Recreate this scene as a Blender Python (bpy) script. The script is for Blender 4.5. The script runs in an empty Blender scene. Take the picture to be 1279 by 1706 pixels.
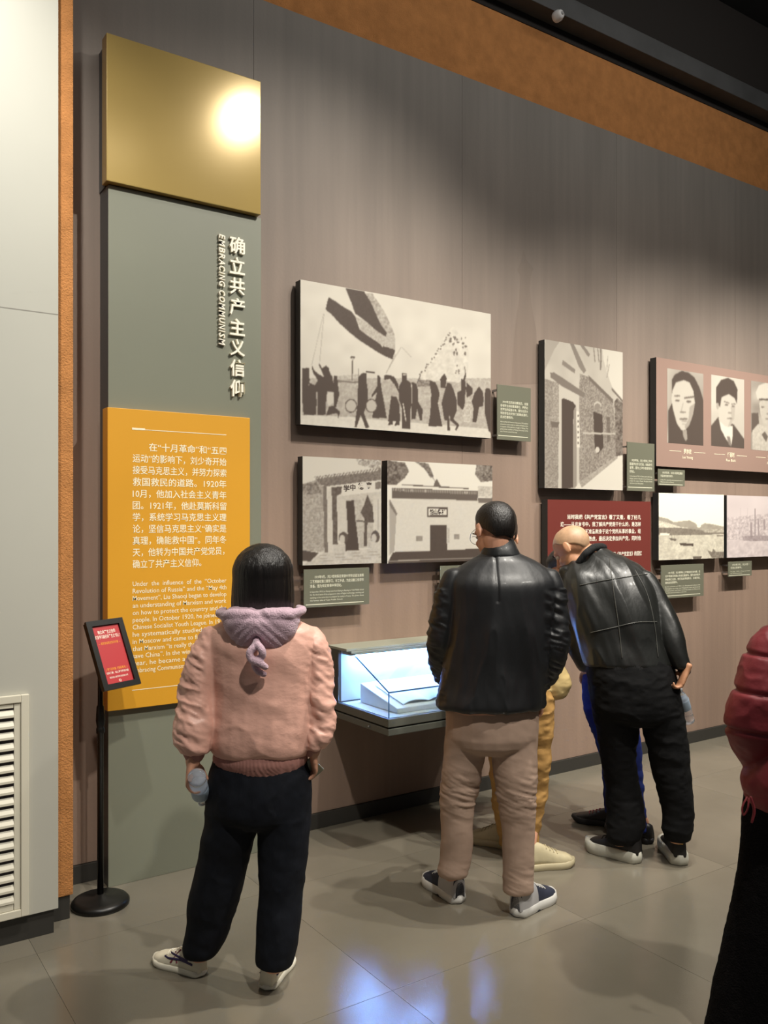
import bpy, bmesh, math, random
import numpy as np
from mathutils import Vector, Matrix

random.seed(7)
PI = math.pi
# ------------------------------------------------------------------ camera, world, lights, exposure
F = 1430.0            # focal length in pixels of the 1279 x 1706 frame
PX, PY = 639.5, 873.0
EYE = 1.65            # camera height
DW = 4.054            # distance of the camera from the mural wall (the wall is the plane y = 0)
AZ = math.atan2(2744 - PX, F)
VX, VY = math.cos(AZ), math.sin(AZ)          # horizontal view direction
RX, RY = math.sin(AZ), -math.cos(AZ)         # horizontal right direction
cd = bpy.data.cameras.new('camera'); cam = bpy.data.objects.new('camera', cd)
bpy.context.scene.collection.objects.link(cam)
cam.location = (0, -DW, EYE); cam.rotation_euler = (PI/2, 0, AZ - PI/2)
cd.sensor_width = 36; cd.lens = F/1706*36; cd.shift_y = 20/1706; cd.clip_start = 0.05
bpy.context.scene.camera = cam
vs = bpy.context.scene.view_settings
vs.view_transform = 'Standard'; vs.look = 'None'; vs.gamma = 1; vs.use_curve_mapping = False
vs.exposure = EXPO = 0.0
bpy.context.scene.cycles.sample_clamp_indirect = 0
w = bpy.data.worlds.new('world'); bpy.context.scene.world = w; w.use_nodes = True
w.node_tree.nodes['Background'].inputs[0].default_value = (0.9, 0.95, 1.0, 1)
w.node_tree.nodes['Background'].inputs[1].default_value = 0.06

def spot(loc, aim, power, deg, blend=0.6, col=(1, .945, .85), r=.025):
    l = bpy.data.lights.new('spot_lamp', 'SPOT'); l.energy = power; l.color = col
    l.spot_size = math.radians(deg); l.spot_blend = blend; l.shadow_soft_size = r
    o = bpy.data.objects.new('spot_lamp', l); bpy.context.scene.collection.objects.link(o)
    o.location = loc
    o.rotation_euler = (Vector(aim) - Vector(loc)).to_track_quat('-Z', 'Y').to_euler()
    return o
for (x, aimx, p) in ((3.05, 3.3, 280), (4.1, 4.8, 330), (5.2, 5.9, 460), (6.4, 6.8, 460)):
    spot((x, -2.1, 4.45), (aimx, 0.0, .55), p, 86, 1.0)
spot((2.66, -2.0, 4.62), (1.95, -.05, 1.2), 330, 98, 1.0, r=.025)
spot((.25, -2.2, 4.7), (0.15, -.45, 3.0), 400, 72, 1.0, (1, .97, .90), r=.05)
spot((1.0, -3.9, 4.7), (1.4, -1.2, 0.9), 420, 50, 1.0, r=.06)  # added from behind to brighten the back of the woman in pink
spot((3.2, -4.2, 4.8), (2.9, -1.3, 0.7), 460, 52, 1.0, r=.06)  # added from behind to brighten the visitors in the centre
for (x, y, e) in ((2.0, -3.9, 15), (5.2, -3.0, 18)):     # added soft fill over the visitors' side of the gallery
    l = bpy.data.lights.new('overhead_fill', 'AREA'); l.shape = 'DISK'; l.size = 1.0; l.energy = e; l.color = (1, .95, .86)
    o = bpy.data.objects.new('overhead_fill', l); bpy.context.scene.collection.objects.link(o); o.location = (x, y, 4.9)

l = bpy.data.lights.new('upper_wall_fill', 'AREA'); l.shape = 'RECTANGLE'; l.size = 6.0; l.size_y = .25; l.energy = 36; l.color = (1, .95, .88)   # added strip of fill light that brightens the upper wall
o = bpy.data.objects.new('upper_wall_fill', l); bpy.context.scene.collection.objects.link(o); o.location = (3.8, -1.9, 5.5)
o.rotation_euler = (Vector((3.8, 0, 3.9))-Vector(o.location)).to_track_quat('-Z', 'Y').to_euler()
# ------------------------------------------------------------------ helpers
COL = bpy.context.scene.collection
R3 = np.array([RX, RY, 0.]); V3 = np.array([VX, VY, 0.]); Z3 = np.array([0., 0., 1.])
def J(u, v, d):
    """world point seen at pixel (u, v) of the photograph at the distance d along the view axis"""
    return np.array([0, -DW, EYE]) + d*V3 + (u-PX)*d/F*R3 - (v-PY)*d/F*Z3
def W(u, v, Y=0.):
    """(x, z) where pixel (u, v) meets the vertical plane y = Y"""
    b = F*VY + (u-PX)*RY; a = F*VX + (u-PX)*RX; t = (DW+Y)/b
    return a*t, EYE - (v-PY)*t
def FL(u, v):
    t = EYE/(v-PY); return np.array([(F*VX+(u-PX)*RX)*t, (F*VY+(u-PX)*RY)*t - DW, 0.])
def lin(c):
    return tuple((x/255/12.92 if x/255 <= .04045 else ((x/255+.055)/1.055)**2.4) for x in c)

MATS = {}
def mat(name, rgb, rough=.6, metal=0., noise=None, bump=None, coat=0., emit=None, trans=0., ior=1.45, alpha=1., sheen=0., spec=.5):
    """noise=(scale, amount, (sx,sy,sz)) varies the colour; bump=(scale, strength, (sx,sy,sz)) the relief"""
    if name in MATS: return MATS[name]
    m = bpy.data.materials.new(name); m.use_nodes = True; nt = m.node_tree; b = nt.nodes['Principled BSDF']
    c = lin(rgb); b.inputs['Base Color'].default_value = (*c, 1)
    b.inputs['Roughness'].default_value = rough; b.inputs['Metallic'].default_value = metal
    b.inputs['Specular IOR Level'].default_value = spec
    if coat: b.inputs['Coat Weight'].default_value = coat; b.inputs['Coat Roughness'].default_value = .15
    if sheen: b.inputs['Sheen Weight'].default_value = sheen; b.inputs['Sheen Roughness'].default_value = .4
    if trans: b.inputs['Transmission Weight'].default_value = trans; b.inputs['IOR'].default_value = ior
    if alpha < 1: b.inputs['Alpha'].default_value = alpha
    if emit: b.inputs['Emission Color'].default_value = (*emit[0], 1); b.inputs['Emission Strength'].default_value = emit[1]
    def coords(s):
        tc = nt.nodes.new('ShaderNodeTexCoord'); mp = nt.nodes.new('ShaderNodeMapping')
        mp.inputs['Scale'].default_value = s; nt.links.new(tc.outputs['Object'], mp.inputs['Vector']); return mp
    if noise:
        mp = coords(noise[2]); n = nt.nodes.new('ShaderNodeTexNoise'); n.inputs['Scale'].default_value = noise[0]
        n.inputs['Detail'].default_value = 6; nt.links.new(mp.outputs[0], n.inputs['Vector'])
        cr = nt.nodes.new('ShaderNodeValToRGB'); a = noise[1]
        cr.color_ramp.elements[0].position = .3; cr.color_ramp.elements[1].position = .7
        cr.color_ramp.elements[0].color = (*[x*(1-a) for x in c], 1); cr.color_ramp.elements[1].color = (*[min(1, x*(1+a)) for x in c], 1)
        nt.links.new(n.outputs[0], cr.inputs[0]); nt.links.new(cr.outputs[0], b.inputs['Base Color'])
    if bump:
        mp = coords(bump[2]); n = nt.nodes.new('ShaderNodeTexNoise'); n.inputs['Scale'].default_value = bump[0]
        n.inputs['Detail'].default_value = 4; nt.links.new(mp.outputs[0], n.inputs['Vector'])
        bp = nt.nodes.new('ShaderNodeBump'); bp.inputs['Strength'].default_value = bump[1]; bp.inputs['Distance'].default_value = .01
        nt.links.new(n.outputs[0], bp.inputs['Height']); nt.links.new(bp.outputs[0], b.inputs['Normal'])
    MATS[name] = m; return m

def tag(o, label=None, cat=None, group=None, kind=None):
    if label: o['label'] = label
    if cat: o['category'] = cat
    if group: o['group'] = group
    if kind: o['kind'] = kind
    return o
def wloc(o):
    p = Vector((0, 0, 0))
    while o: p += o.location; o = o.parent
    return p
def put(name, me, m, parent=None, loc=None):
    o = bpy.data.objects.new(name, me); COL.objects.link(o)
    if m is not None:
        me.materials.clear(); me.materials.append(m)
    if parent: o.parent = parent
    if loc is not None: o.location = loc
    return o
def mesh(name, V, Fc, m, parent=None, smooth=False, origin=None):
    """mesh object from world coordinates; its origin is the parent's (or the given point)"""
    base = wloc(parent) if parent else Vector(origin if origin is not None else (0, 0, 0))
    V = np.asarray(V, float) - np.array(base)
    me = bpy.data.meshes.new(name); me.from_pydata(V.tolist(), [], [list(map(int, f)) for f in Fc]); me.update()
    bm = bmesh.new(); bm.from_mesh(me); bmesh.ops.recalc_face_normals(bm, faces=bm.faces); bm.to_mesh(me); bm.free()
    if smooth: me.polygons.foreach_set('use_smooth', [True]*len(me.polygons))
    return put(name, me, m, parent, None if parent else base)
def empty(name, loc, label=None, cat=None, group=None):
    o = bpy.data.objects.new(name, None); COL.objects.link(o); o.location = Vector(tuple(loc)); o.empty_display_size = .1
    return tag(o, label, cat, group)
def box(name, x0, x1, y0, y1, z0, z1, m, parent=None, bev=0., origin=None):
    base = wloc(parent) if parent else Vector(origin if origin is not None else ((x0+x1)/2, (y0+y1)/2, z0))
    bm = bmesh.new(); bmesh.ops.create_cube(bm, size=1)
    for v in bm.verts:
        v.co = Vector((x0+(v.co.x+.5)*(x1-x0), y0+(v.co.y+.5)*(y1-y0), z0+(v.co.z+.5)*(z1-z0))) - base
    if bev: bmesh.ops.bevel(bm, geom=bm.edges, offset=bev, segments=2, affect='EDGES', profile=.6)
    me = bpy.data.meshes.new(name); bm.to_mesh(me); bm.free()
    return put(name, me, m, parent, None if parent else base)
def prism(name, poly, axis, a, b, m, parent=None, bev=0.):
    """poly = 2-D outline, extruded from a to b along axis ('x': poly is (y,z); 'y': (x,z); 'z': (x,y))"""
    n = len(poly); V = []
    for t in (a, b):
        for (p, q) in poly: V.append({'x': (t, p, q), 'y': (p, t, q), 'z': (p, q, t)}[axis])
    Fc = [list(range(n)), list(range(n, 2*n))] + [[i, (i+1) % n, n+(i+1) % n, n+i] for i in range(n)]
    o = mesh(name, V, Fc, m, parent)
    if bev:
        bm = bmesh.new(); bm.from_mesh(o.data); bmesh.ops.bevel(bm, geom=bm.edges, offset=bev, segments=2, affect='EDGES'); bm.to_mesh(o.data); bm.free()
    return o

# numpy noise
def _h(i, j, k, s):
    n = (i*374761393 + j*668265263 + k*2147483647 + s*974711) & 0xffffffff
    n = ((n ^ (n >> 13))*1274126177) & 0xffffffff
    return ((n ^ (n >> 16)) & 0xffff)/65535.
def vnoise(P, s=0):
    P = np.asarray(P, float); I = np.floor(P).astype(np.int64); f = P-I; f = f*f*(3-2*f); out = 0
    for dx in (0, 1):
        for dy in (0, 1):
            for dz in (0, 1):
                wgt = (f[:, 0] if dx else 1-f[:, 0])*(f[:, 1] if dy else 1-f[:, 1])*(f[:, 2] if dz else 1-f[:, 2])
                out = out + wgt*_h(I[:, 0]+dx, I[:, 1]+dy, I[:, 2]+dz, s)
    return out
def fbm(P, s=0): return vnoise(P, s)*.55 + vnoise(P*2.1, s+1)*.3 + vnoise(P*4.3, s+2)*.15

# lofted solids for bodies and clothing
def crom(P, k):
    P = np.asarray(P, float); n = len(P)
    if n < 3: 
        return np.array([P[0]+(P[-1]-P[0])*t for t in np.linspace(0, 1, k+1)])
    E_ = np.vstack([2*P[0]-P[1], P, 2*P[-1]-P[-2]]); out = []
    for i in range(n-1):
        p0, p1, p2, p3 = E_[i:i+4]
        for t in np.linspace(0, 1, k, endpoint=False):
            out.append(.5*((2*p1)+(-p0+p2)*t+(2*p0-5*p1+4*p2-p3)*t*t+(-p0+3*p1-3*p2+p3)*t**3))
    out.append(P[-1]); return np.array(out)
class Soup:
    def __init__(s): s.V = []; s.F = []; s.n = 0
    def add(s, V, Fc): s.V.append(np.asarray(V, float)); s.F += [[i+s.n for i in f] for f in Fc]; s.n += len(V)
    def rings(s, C, A, B, n=20, round_=True, power=2., tail=True):
        """C centres, A and B half-axis vectors per ring; ends closed by domes"""
        C, A, B = map(lambda q: np.asarray(q, float), (C, A, B))
        if round_:
            def dome(c, a, b, out):
                h = min(np.linalg.norm(a), np.linalg.norm(b))*.6
                return [(c+out*h*math.sin(t), a*math.cos(t), b*math.cos(t)) for t in (.45, .9, 1.3)]
            d0 = C[0]-C[1]; d0 /= np.linalg.norm(d0)+1e-9; d1 = C[-1]-C[-2]; d1 /= np.linalg.norm(d1)+1e-9
            s0 = dome(C[0], A[0], B[0], d0)[::-1]; s1 = dome(C[-1], A[-1], B[-1], d1)
            if not tail: s1 = [(C[-1]+d1*1e-4, A[-1]*.98, B[-1]*.98)]
            C = np.vstack([[q[0] for q in s0], C, [q[0] for q in s1]]); A = np.vstack([[q[1] for q in s0], A, [q[1] for q in s1]]); B = np.vstack([[q[2] for q in s0], B, [q[2] for q in s1]])
        th = np.arange(n)*2*PI/n; ct, st = np.cos(th), np.sin(th)
        e = 2./power; cx = np.sign(ct)*np.abs(ct)**e; sx = np.sign(st)*np.abs(st)**e
        V = (C[:, None, :]+A[:, None, :]*cx[None, :, None]+B[:, None, :]*sx[None, :, None]).reshape(-1, 3)
        m = len(C); Fc = [list(range(n))[::-1], list(range((m-1)*n, m*n))]
        for i in range(m-1):
            for j in range(n): Fc.append([i*n+j, i*n+(j+1) % n, (i+1)*n+(j+1) % n, (i+1)*n+j])
        s.add(V, Fc)
    def rows(s, rows, ratio=.8, scale=1., k=4, lat=None, n=24, grow=0., tail=True):
        """rows of (v, u_left, u_right, distance[, ratio]) measured on the photograph: horizontal elliptical sections"""
        L = R3 if lat is None else lat; Dp = np.cross(Z3, L)
        Q = []
        for r in rows:
            v, a, b, d = r[:4]; rt = r[4] if len(r) > 4 else ratio
            c = J((a+b)/2, v, d); h = (b-a)/2*d/F*scale+grow
            Q.append([*c, h, h*rt if len(r) < 6 else r[5]*scale+grow])
        Q = crom(Q, k)
        s.rings(Q[:, :3], Q[:, 3:4]*L, Q[:, 4:5]*Dp, n, tail=tail)
    def limb(s, pts, rad, k=4, n=16, ref=None, flat=1.):
        Q = crom([[*p, r] for p, r in zip(pts, rad)], k); C = Q[:, :3]; T = np.gradient(C, axis=0)
        T /= np.linalg.norm(T, axis=1)[:, None]+1e-9
        r0 = np.asarray(ref if ref is not None else (R3 if abs(T[0]@R3) < .8 else Z3), float); A = []; B = []
        for t in T:
            a = r0-t*(r0@t); a /= np.linalg.norm(a)+1e-9; r0 = a; A.append(a); B.append(np.cross(t, a))
        s.rings(C, np.array(A)*Q[:, 3:4], np.array(B)*Q[:, 3:4]*flat, n)
    def ell(s, c, A, B, C_, nu=20, nv=12):
        """ellipsoid from three half-axis vectors"""
        c, A, B, C_ = [np.asarray(q, float) for q in (c, A, B, C_)]
        ph = np.linspace(-PI/2+.12, PI/2-.12, nv)
        s.rings([c+C_*math.sin(p) for p in ph], [A*math.cos(p) for p in ph], [B*math.cos(p) for p in ph], nu, round_=False)
    def build(s, name, m, parent, vox=None, smooth=4, disp=None, kind=None):
        V = np.vstack(s.V); base = np.array(wloc(parent))
        me = bpy.data.meshes.new(name+'_raw'); me.from_pydata((V-base).tolist(), [], s.F); me.update()
        if vox:
            t = bpy.data.objects.new('tmp', me); COL.objects.link(t)
            md = t.modifiers.new('r', 'REMESH'); md.mode = 'VOXEL'; md.voxel_size = vox; md.use_smooth_shade = True
            dg = bpy.context.evaluated_depsgraph_get(); dg.update()
            m2 = bpy.data.meshes.new_from_object(t.evaluated_get(dg)); bpy.data.objects.remove(t); bpy.data.meshes.remove(me); me = m2; me.name = name
            nv = len(me.vertices); co = np.empty(nv*3); me.vertices.foreach_get('co', co); co = co.reshape(-1, 3)
            E_ = np.empty(len(me.edges)*2, dtype=np.int64); me.edges.foreach_get('vertices', E_); E_ = E_.reshape(-1, 2)
            deg = np.bincount(E_.ravel(), minlength=nv)[:, None].astype(float)
            def lap(X):
                S = np.stack([np.bincount(E_[:, 0], X[E_[:, 1], q], nv)+np.bincount(E_[:, 1], X[E_[:, 0], q], nv) for q in range(3)], 1)
                return S/np.maximum(deg, 1)
            for _ in range(smooth): co = co*.4+lap(co)*.6
            if disp is not None:
                me.vertices.foreach_set('co', co.ravel()); me.update()
                nr = np.empty(nv*3); me.vertices.foreach_get('normal', nr); nr = nr.reshape(-1, 3)
                co = co+nr*disp(co+base)[:, None]
            me.vertices.foreach_set('co', co.ravel()); me.update()
        me.polygons.foreach_set('use_smooth', [True]*len(me.polygons))
        o = put(name, me, m, parent)
        if kind: o['kind'] = kind
        return o

# text as flat or raised mesh in the wall plane (reading along +x, facing -y)
def text_mesh(s, bold=0., shear=0., extrude=0.):
    c = bpy.data.curves.new('t', 'FONT'); c.body = s; c.size = 1; c.offset = bold; c.shear = shear; c.extrude = extrude
    c.resolution_u = 2; c.align_x = 'LEFT'
    t = bpy.data.objects.new('tmp', c); COL.objects.link(t); dg = bpy.context.evaluated_depsgraph_get(); dg.update()
    me = bpy.data.meshes.new_from_object(t.evaluated_get(dg)); bpy.data.objects.remove(t); bpy.data.curves.remove(c)
    n = len(me.vertices); co = np.empty(n*3); me.vertices.foreach_get('co', co); co = co.reshape(-1, 3)
    Fc = [list(p.vertices) for p in me.polygons]; bpy.data.meshes.remove(me)
    return co, Fc
def text_lines(name, items, Y, m, parent, bold=.012, origin=None, depth=0., ch=None):
    """items: (string, x0, x1, z_top, z_bottom) boxes in the plane y = Y; x1=None keeps the natural width"""
    S = Soup()
    for it in items:
        s, x0, x1, zt, zb = it[:5]
        co, Fc = text_mesh(s, bold, it[5] if len(it) > 5 else 0., .5 if depth else 0.)
        if not len(co): continue
        lo, hi = co.min(0), co.max(0); cjk = any(ord(q) > 0x2e80 for q in s)
        lo1, hi1 = (-.13, .87) if cjk else (-.2, .80)      # full character cell, so every line keeps its height
        sz = (zt-zb)/(hi1-lo1); sx = sz if x1 is None else (x1-x0)/(hi[0]-lo[0])
        x = x0+(co[:, 0]-lo[0])*sx; z = zb+(co[:, 1]-lo1)*sz
        y = np.full(len(x), Y) if not depth else Y-depth*(co[:, 2]+.5)
        S.add(np.stack([x, y, z], 1), Fc)
    base = np.array(wloc(parent)); me = bpy.data.meshes.new(name); me.from_pydata((np.vstack(S.V)-base).tolist(), [], S.F); me.update()
    return put(name, me, m, parent)

# flat photographic prints: a fine grid whose corner colours are painted as tones
def inpoly(U, Vv, poly):
    c = np.zeros(U.shape, bool); n = len(poly); j = n-1
    for i in range(n):
        xi, yi = poly[i]; xj, yj = poly[j]
        if yi != yj:
            c ^= ((yi > Vv) != (yj > Vv)) & (U < (xj-xi)*(Vv-yi)/(yj-yi)+xi)
        j = i
    return c
def n2(U, Vv, f, s): return vnoise(np.stack([U.ravel()*f, Vv.ravel()*f, np.zeros(U.size)], 1), s).reshape(U.shape)
class Paint:
    def __init__(s, U, Vv, o, k, tone): s.k = k; s.U = (U-o[0])/k; s.V = (Vv-o[1])/k; s.u = U; s.v = Vv; s.T = np.full(U.shape, float(tone))
    def p(s, poly, t, nz=0., f=.4, seed=0):
        m = inpoly(s.U, s.V, poly)
        val = t if not nz else t+nz*((n2(s.u, s.v, f, seed)+n2(s.u+.3*s.v, s.v-.2*s.u, f*2.3, seed+9))*.5-.5)*1.9
        s.T = np.where(m, val, s.T); return s
    def l(s, a, b, w_, t):
        ax, ay = a; bx, by = b; L2 = (bx-ax)**2+(by-ay)**2
        q = np.clip(((s.U-ax)*(bx-ax)+(s.V-ay)*(by-ay))/L2, 0, 1); d = np.hypot(s.U-ax-q*(bx-ax), s.V-ay-q*(by-ay))
        s.T = np.where(d < w_/2, t, s.T); return s
    def e(s, cx, cy, rx, ry, t): s.T = np.where(((s.U-cx)/rx)**2+((s.V-cy)/ry)**2 < 1, t, s.T); return s
def print_grid(name, x0, x1, z0, z1, Y, fn, parent, step=.0042, dark=(64, 53, 47), light=(218, 212, 198), blur=1):
    nx = max(2, int((x1-x0)/step)); nz = max(2, int((z1-z0)/step))
    X, Z = np.meshgrid(np.linspace(x0, x1, nx+1), np.linspace(z0, z1, nz+1))
    dx, dy = X, Y+DW; d = dx*VX+dy*VY; U = PX+F*(dx*RX+dy*RY)/d; Vv = PY+F*(EYE-Z)/d
    T = fn(U, Vv)
    for _ in range(blur):
        P_ = np.pad(T, 1, mode='edge'); T = (P_[1:-1, 1:-1]*2+P_[:-2, 1:-1]+P_[2:, 1:-1]+P_[1:-1, :-2]+P_[1:-1, 2:])/6
    T = np.clip(T, 0, 1)[..., None]; d0, l0 = np.array(dark, float), np.array(light, float)
    C = (d0+(l0-d0)*T)/255.; C = np.where(C <= .04045, C/12.92, ((C+.055)/1.055)**2.4)
    base = np.array(wloc(parent)); V = np.stack([X, np.full(X.shape, Y), Z], -1).reshape(-1, 3)-base
    I = np.arange((nx+1)*(nz+1)).reshape(nz+1, nx+1)
    Fc = np.stack([I[:-1, :-1], I[:-1, 1:], I[1:, 1:], I[1:, :-1]], -1).reshape(-1, 4)
    me = bpy.data.meshes.new(name); me.vertices.add(len(V)); me.vertices.foreach_set('co', V.ravel())
    me.loops.add(Fc.size); me.loops.foreach_set('vertex_index', Fc.ravel()); me.polygons.add(len(Fc))
    me.polygons.foreach_set('loop_start', np.arange(0, Fc.size, 4)); me.update(calc_edges=True)
    at = me.color_attributes.new('tone', 'FLOAT_COLOR', 'POINT')
    at.data.foreach_set('color', np.concatenate([C.reshape(-1, 3), np.ones((len(V), 1))], 1).ravel().astype(np.float32))
    if 'print' not in MATS:
        m = bpy.data.materials.new('print'); m.use_nodes = True; nt = m.node_tree; b = nt.nodes['Principled BSDF']
        a = nt.nodes.new('ShaderNodeVertexColor'); a.layer_name = 'tone'; nt.links.new(a.outputs[0], b.inputs['Base Color'])
        b.inputs['Roughness'].default_value = .55; b.inputs['Specular IOR Level'].default_value = .25; MATS['print'] = m
    return put(name, me, MATS['print'], parent)
# ------------------------------------------------------------------ the setting
m_wall = mat('mural', (144, 126, 112), .62, noise=(1.0, .12, (2.2, 1, .45)), bump=(60, .08, (1, 1, 1)), spec=.3)
m_orange = mat('orange_plaster', (186, 128, 76), .9, noise=(14, .14, (1, 1, 1)), bump=(160, .6, (1, 1, 1)), spec=.2)
m_light = mat('light_grey_paint', (192, 190, 178), .45, noise=(1.5, .03, (1, 1, 1)))
m_base = mat('dark_skirting', (52, 50, 46), .5)
m_black = mat('black_ceiling', (16, 17, 18), .9, noise=(8, .2, (1, 1, 1)))
m_floor = mat('polished_concrete', (118, 112, 99), .15, noise=(1.3, .16, (1, 1, 1)), bump=(220, .05, (1, 1, 1)), spec=.8)
m_joint = mat('floor_joint', (98, 93, 83), .6)

# the mural print: grey towards its top, warm taupe below, with vertical brushed streaks
def mural_nodes(m):
    nt = m.node_tree; b = nt.nodes['Principled BSDF']; src = b.inputs['Base Color'].links[0].from_socket
    g = nt.nodes.new('ShaderNodeNewGeometry'); sp = nt.nodes.new('ShaderNodeSeparateXYZ'); nt.links.new(g.outputs['Position'], sp.inputs[0])
    mr = nt.nodes.new('ShaderNodeMapRange'); mr.inputs['From Min'].default_value = 1.6; mr.inputs['From Max'].default_value = 4.2; nt.links.new(sp.outputs['Z'], mr.inputs['Value'])
    mx = nt.nodes.new('ShaderNodeMix'); mx.data_type = 'RGBA'; mx.blend_type = 'MULTIPLY'; mx.inputs[0].default_value = 1
    cr = nt.nodes.new('ShaderNodeValToRGB'); cr.color_ramp.elements[0].color = (1.04, .97, .95, 1); cr.color_ramp.elements[1].color = (.80, .97, 1.12, 1)
    nt.links.new(mr.outputs[0], cr.inputs[0]); nt.links.new(src, mx.inputs[6]); nt.links.new(cr.outputs[0], mx.inputs[7])
    mp = nt.nodes.new('ShaderNodeMapping'); mp.inputs['Scale'].default_value = (9, 1, .35); nt.links.new(g.outputs['Position'], mp.inputs['Vector'])
    n = nt.nodes.new('ShaderNodeTexNoise'); n.inputs['Scale'].default_value = 2.; n.inputs['Detail'].default_value = 8; nt.links.new(mp.outputs[0], n.inputs['Vector'])
    c2 = nt.nodes.new('ShaderNodeValToRGB'); c2.color_ramp.elements[0].position = .3; c2.color_ramp.elements[1].position = .75
    c2.color_ramp.elements[0].color = (.93, .93, .93, 1); c2.color_ramp.elements[1].color = (1.06, 1.06, 1.05, 1)
    m2 = nt.nodes.new('ShaderNodeMix'); m2.data_type = 'RGBA'; m2.blend_type = 'MULTIPLY'; m2.inputs[0].default_value = 1
    nt.links.new(n.outputs[0], c2.inputs[0]); nt.links.new(mx.outputs[2], m2.inputs[6]); nt.links.new(c2.outputs[0], m2.inputs[7]); nt.links.new(m2.outputs[2], b.inputs['Base Color'])
mural_nodes(m_wall)
fl = tag(box('floor', -1.2, 8.4, -5.6, .4, -.12, -.006, m_joint), kind='structure')
T = .98
protos = {}
for i in range(10):
    for j in range(6):
        x0 = 1.73-3*T+i*T; y1 = .40-j*T
        if 'm' not in protos:
            o = box('floor_tile', x0+.0006, x0+T-.0006, y1-T+.0006, y1-.0006, -.01, 0, m_floor, fl)
            o.data.transform(Matrix.Translation((-(x0+T/2-fl.location.x), -(y1-T/2-fl.location.y), 0))); protos['m'] = o.data
        else:
            o = bpy.data.objects.new('floor_tile', protos['m']); COL.objects.link(o); o.parent = fl
        o.location = (x0+T/2-fl.location.x, y1-T/2-fl.location.y, 0)

tag(box('ceiling', -1.2, 8.4, -5.6, .45, 5.75, 5.9, m_black), kind='structure')
wb = tag(box('wall_back', -1.2, 8.4, .035, .25, 0, 4.89, m_orange, origin=(3.5, .14, 0)), kind='structure')
tag(box('trim_1', -1.2, 8.4, .03, .25, 4.892, 5.748, mat('shaded_wall', (30, 25, 22), .9)), kind='structure')  # wall above the plaster, its shade put into the near-black colour
tag(box('wall_right', 8.401, 8.5, -5.6, .25, 0, 5.748, mat('dark_side_wall', (70, 62, 56), .8)), kind='structure')
mw = tag(box('wall_mural', .9, 8.38, .012, .033, .0, 4.375, m_base, origin=(1, .02, 0)), kind='structure')
xs = [.95, 1.94, 3.33, 4.72, 6.11, 7.5, 8.37]
for a, b in zip(xs[:-1], xs[1:]):
    box('wall_panel', a+.0009, b-.0009, 0, .012, .085, 4.38, m_wall, mw)
# faint tower of the mural print
ghost = mat('mural_faint_tower', (139, 121, 107), .62, noise=(1.2, .12, (2.2, 1, .45)), spec=.3); mural_nodes(ghost)
tw = [(872, 415), (876, 432), (888, 447), (884, 460), (882, 480), (884, 500), (888, 525), (893, 550), (897, 640), (851, 640), (858, 545), (864, 500), (866, 480), (867, 460), (862, 450), (868, 434)]
pts = [W(u, v) for u, v in tw]
mesh('painted_tower', [(x, -.0006, z) for x, z in pts], [list(range(len(pts)))], ghost, mw)
tag(box('baseboard_back', .95, 8.38, -.012, .0, 0, .083, m_base, bev=.002), kind='structure')
# duct along the top of the wall
tag(box('trim_2', 2.0, 8.38, -.1, .028, 4.955, 5.09, mat('dark_duct', (62, 63, 64), .6, noise=(5, .2, (1, 1, 1))), bev=.004), kind='structure')
x, z = W(930, 26, -.12)
d = empty('smoke_detector', (x, -.1, z), 'small white round detector on the dark duct below the ceiling', 'detector')
S = Soup(); S.rings([(x, -.1, z), (x, -.125, z), (x, -.14, z)], [(.035, 0, 0)]*2+[(.028, 0, 0)], [(0, 0, .035)]*2+[(0, 0, .028)], 20); S.build('housing', mat('white_plastic', (225, 225, 225), .4), d)
S = Soup(); S.rings([(x, -.14, z-.0), (x, -.155, z)], [(.012, 0, 0)]*2, [(0, 0, .012)]*2, 12); S.build('sensor_eye', mat('grey_plastic', (150, 150, 150), .4), d)

# left light-grey wall standing forward, orange plaster strip beside it
wl = tag(box('wall_left', -1.2, .86, -.45, .0, .1, 5.745, m_light, origin=(0, -.3, 0)), kind='structure')
tag(box('baseboard_left', -1.2, .846, -.438, .0, 0, .098, m_base, bev=.002), kind='structure')
zs = 2.497
mesh('wall_seam', [(-1.2, -.4505, zs), (.86, -.4505, zs), (.86, -.4505, zs-.004), (-1.2, -.4505, zs-.004)], [[0, 1, 2, 3]], mat('seam', (150, 146, 136), .7), wl)
tag(box('trim_3', .862, .944, -.352, .03, .1, 5.0, m_orange, bev=.004), kind='structure')
tag(box('baseboard_strip', .862, .932, -.345, .0, 0, .098, m_base, bev=.002), kind='structure')

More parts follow.
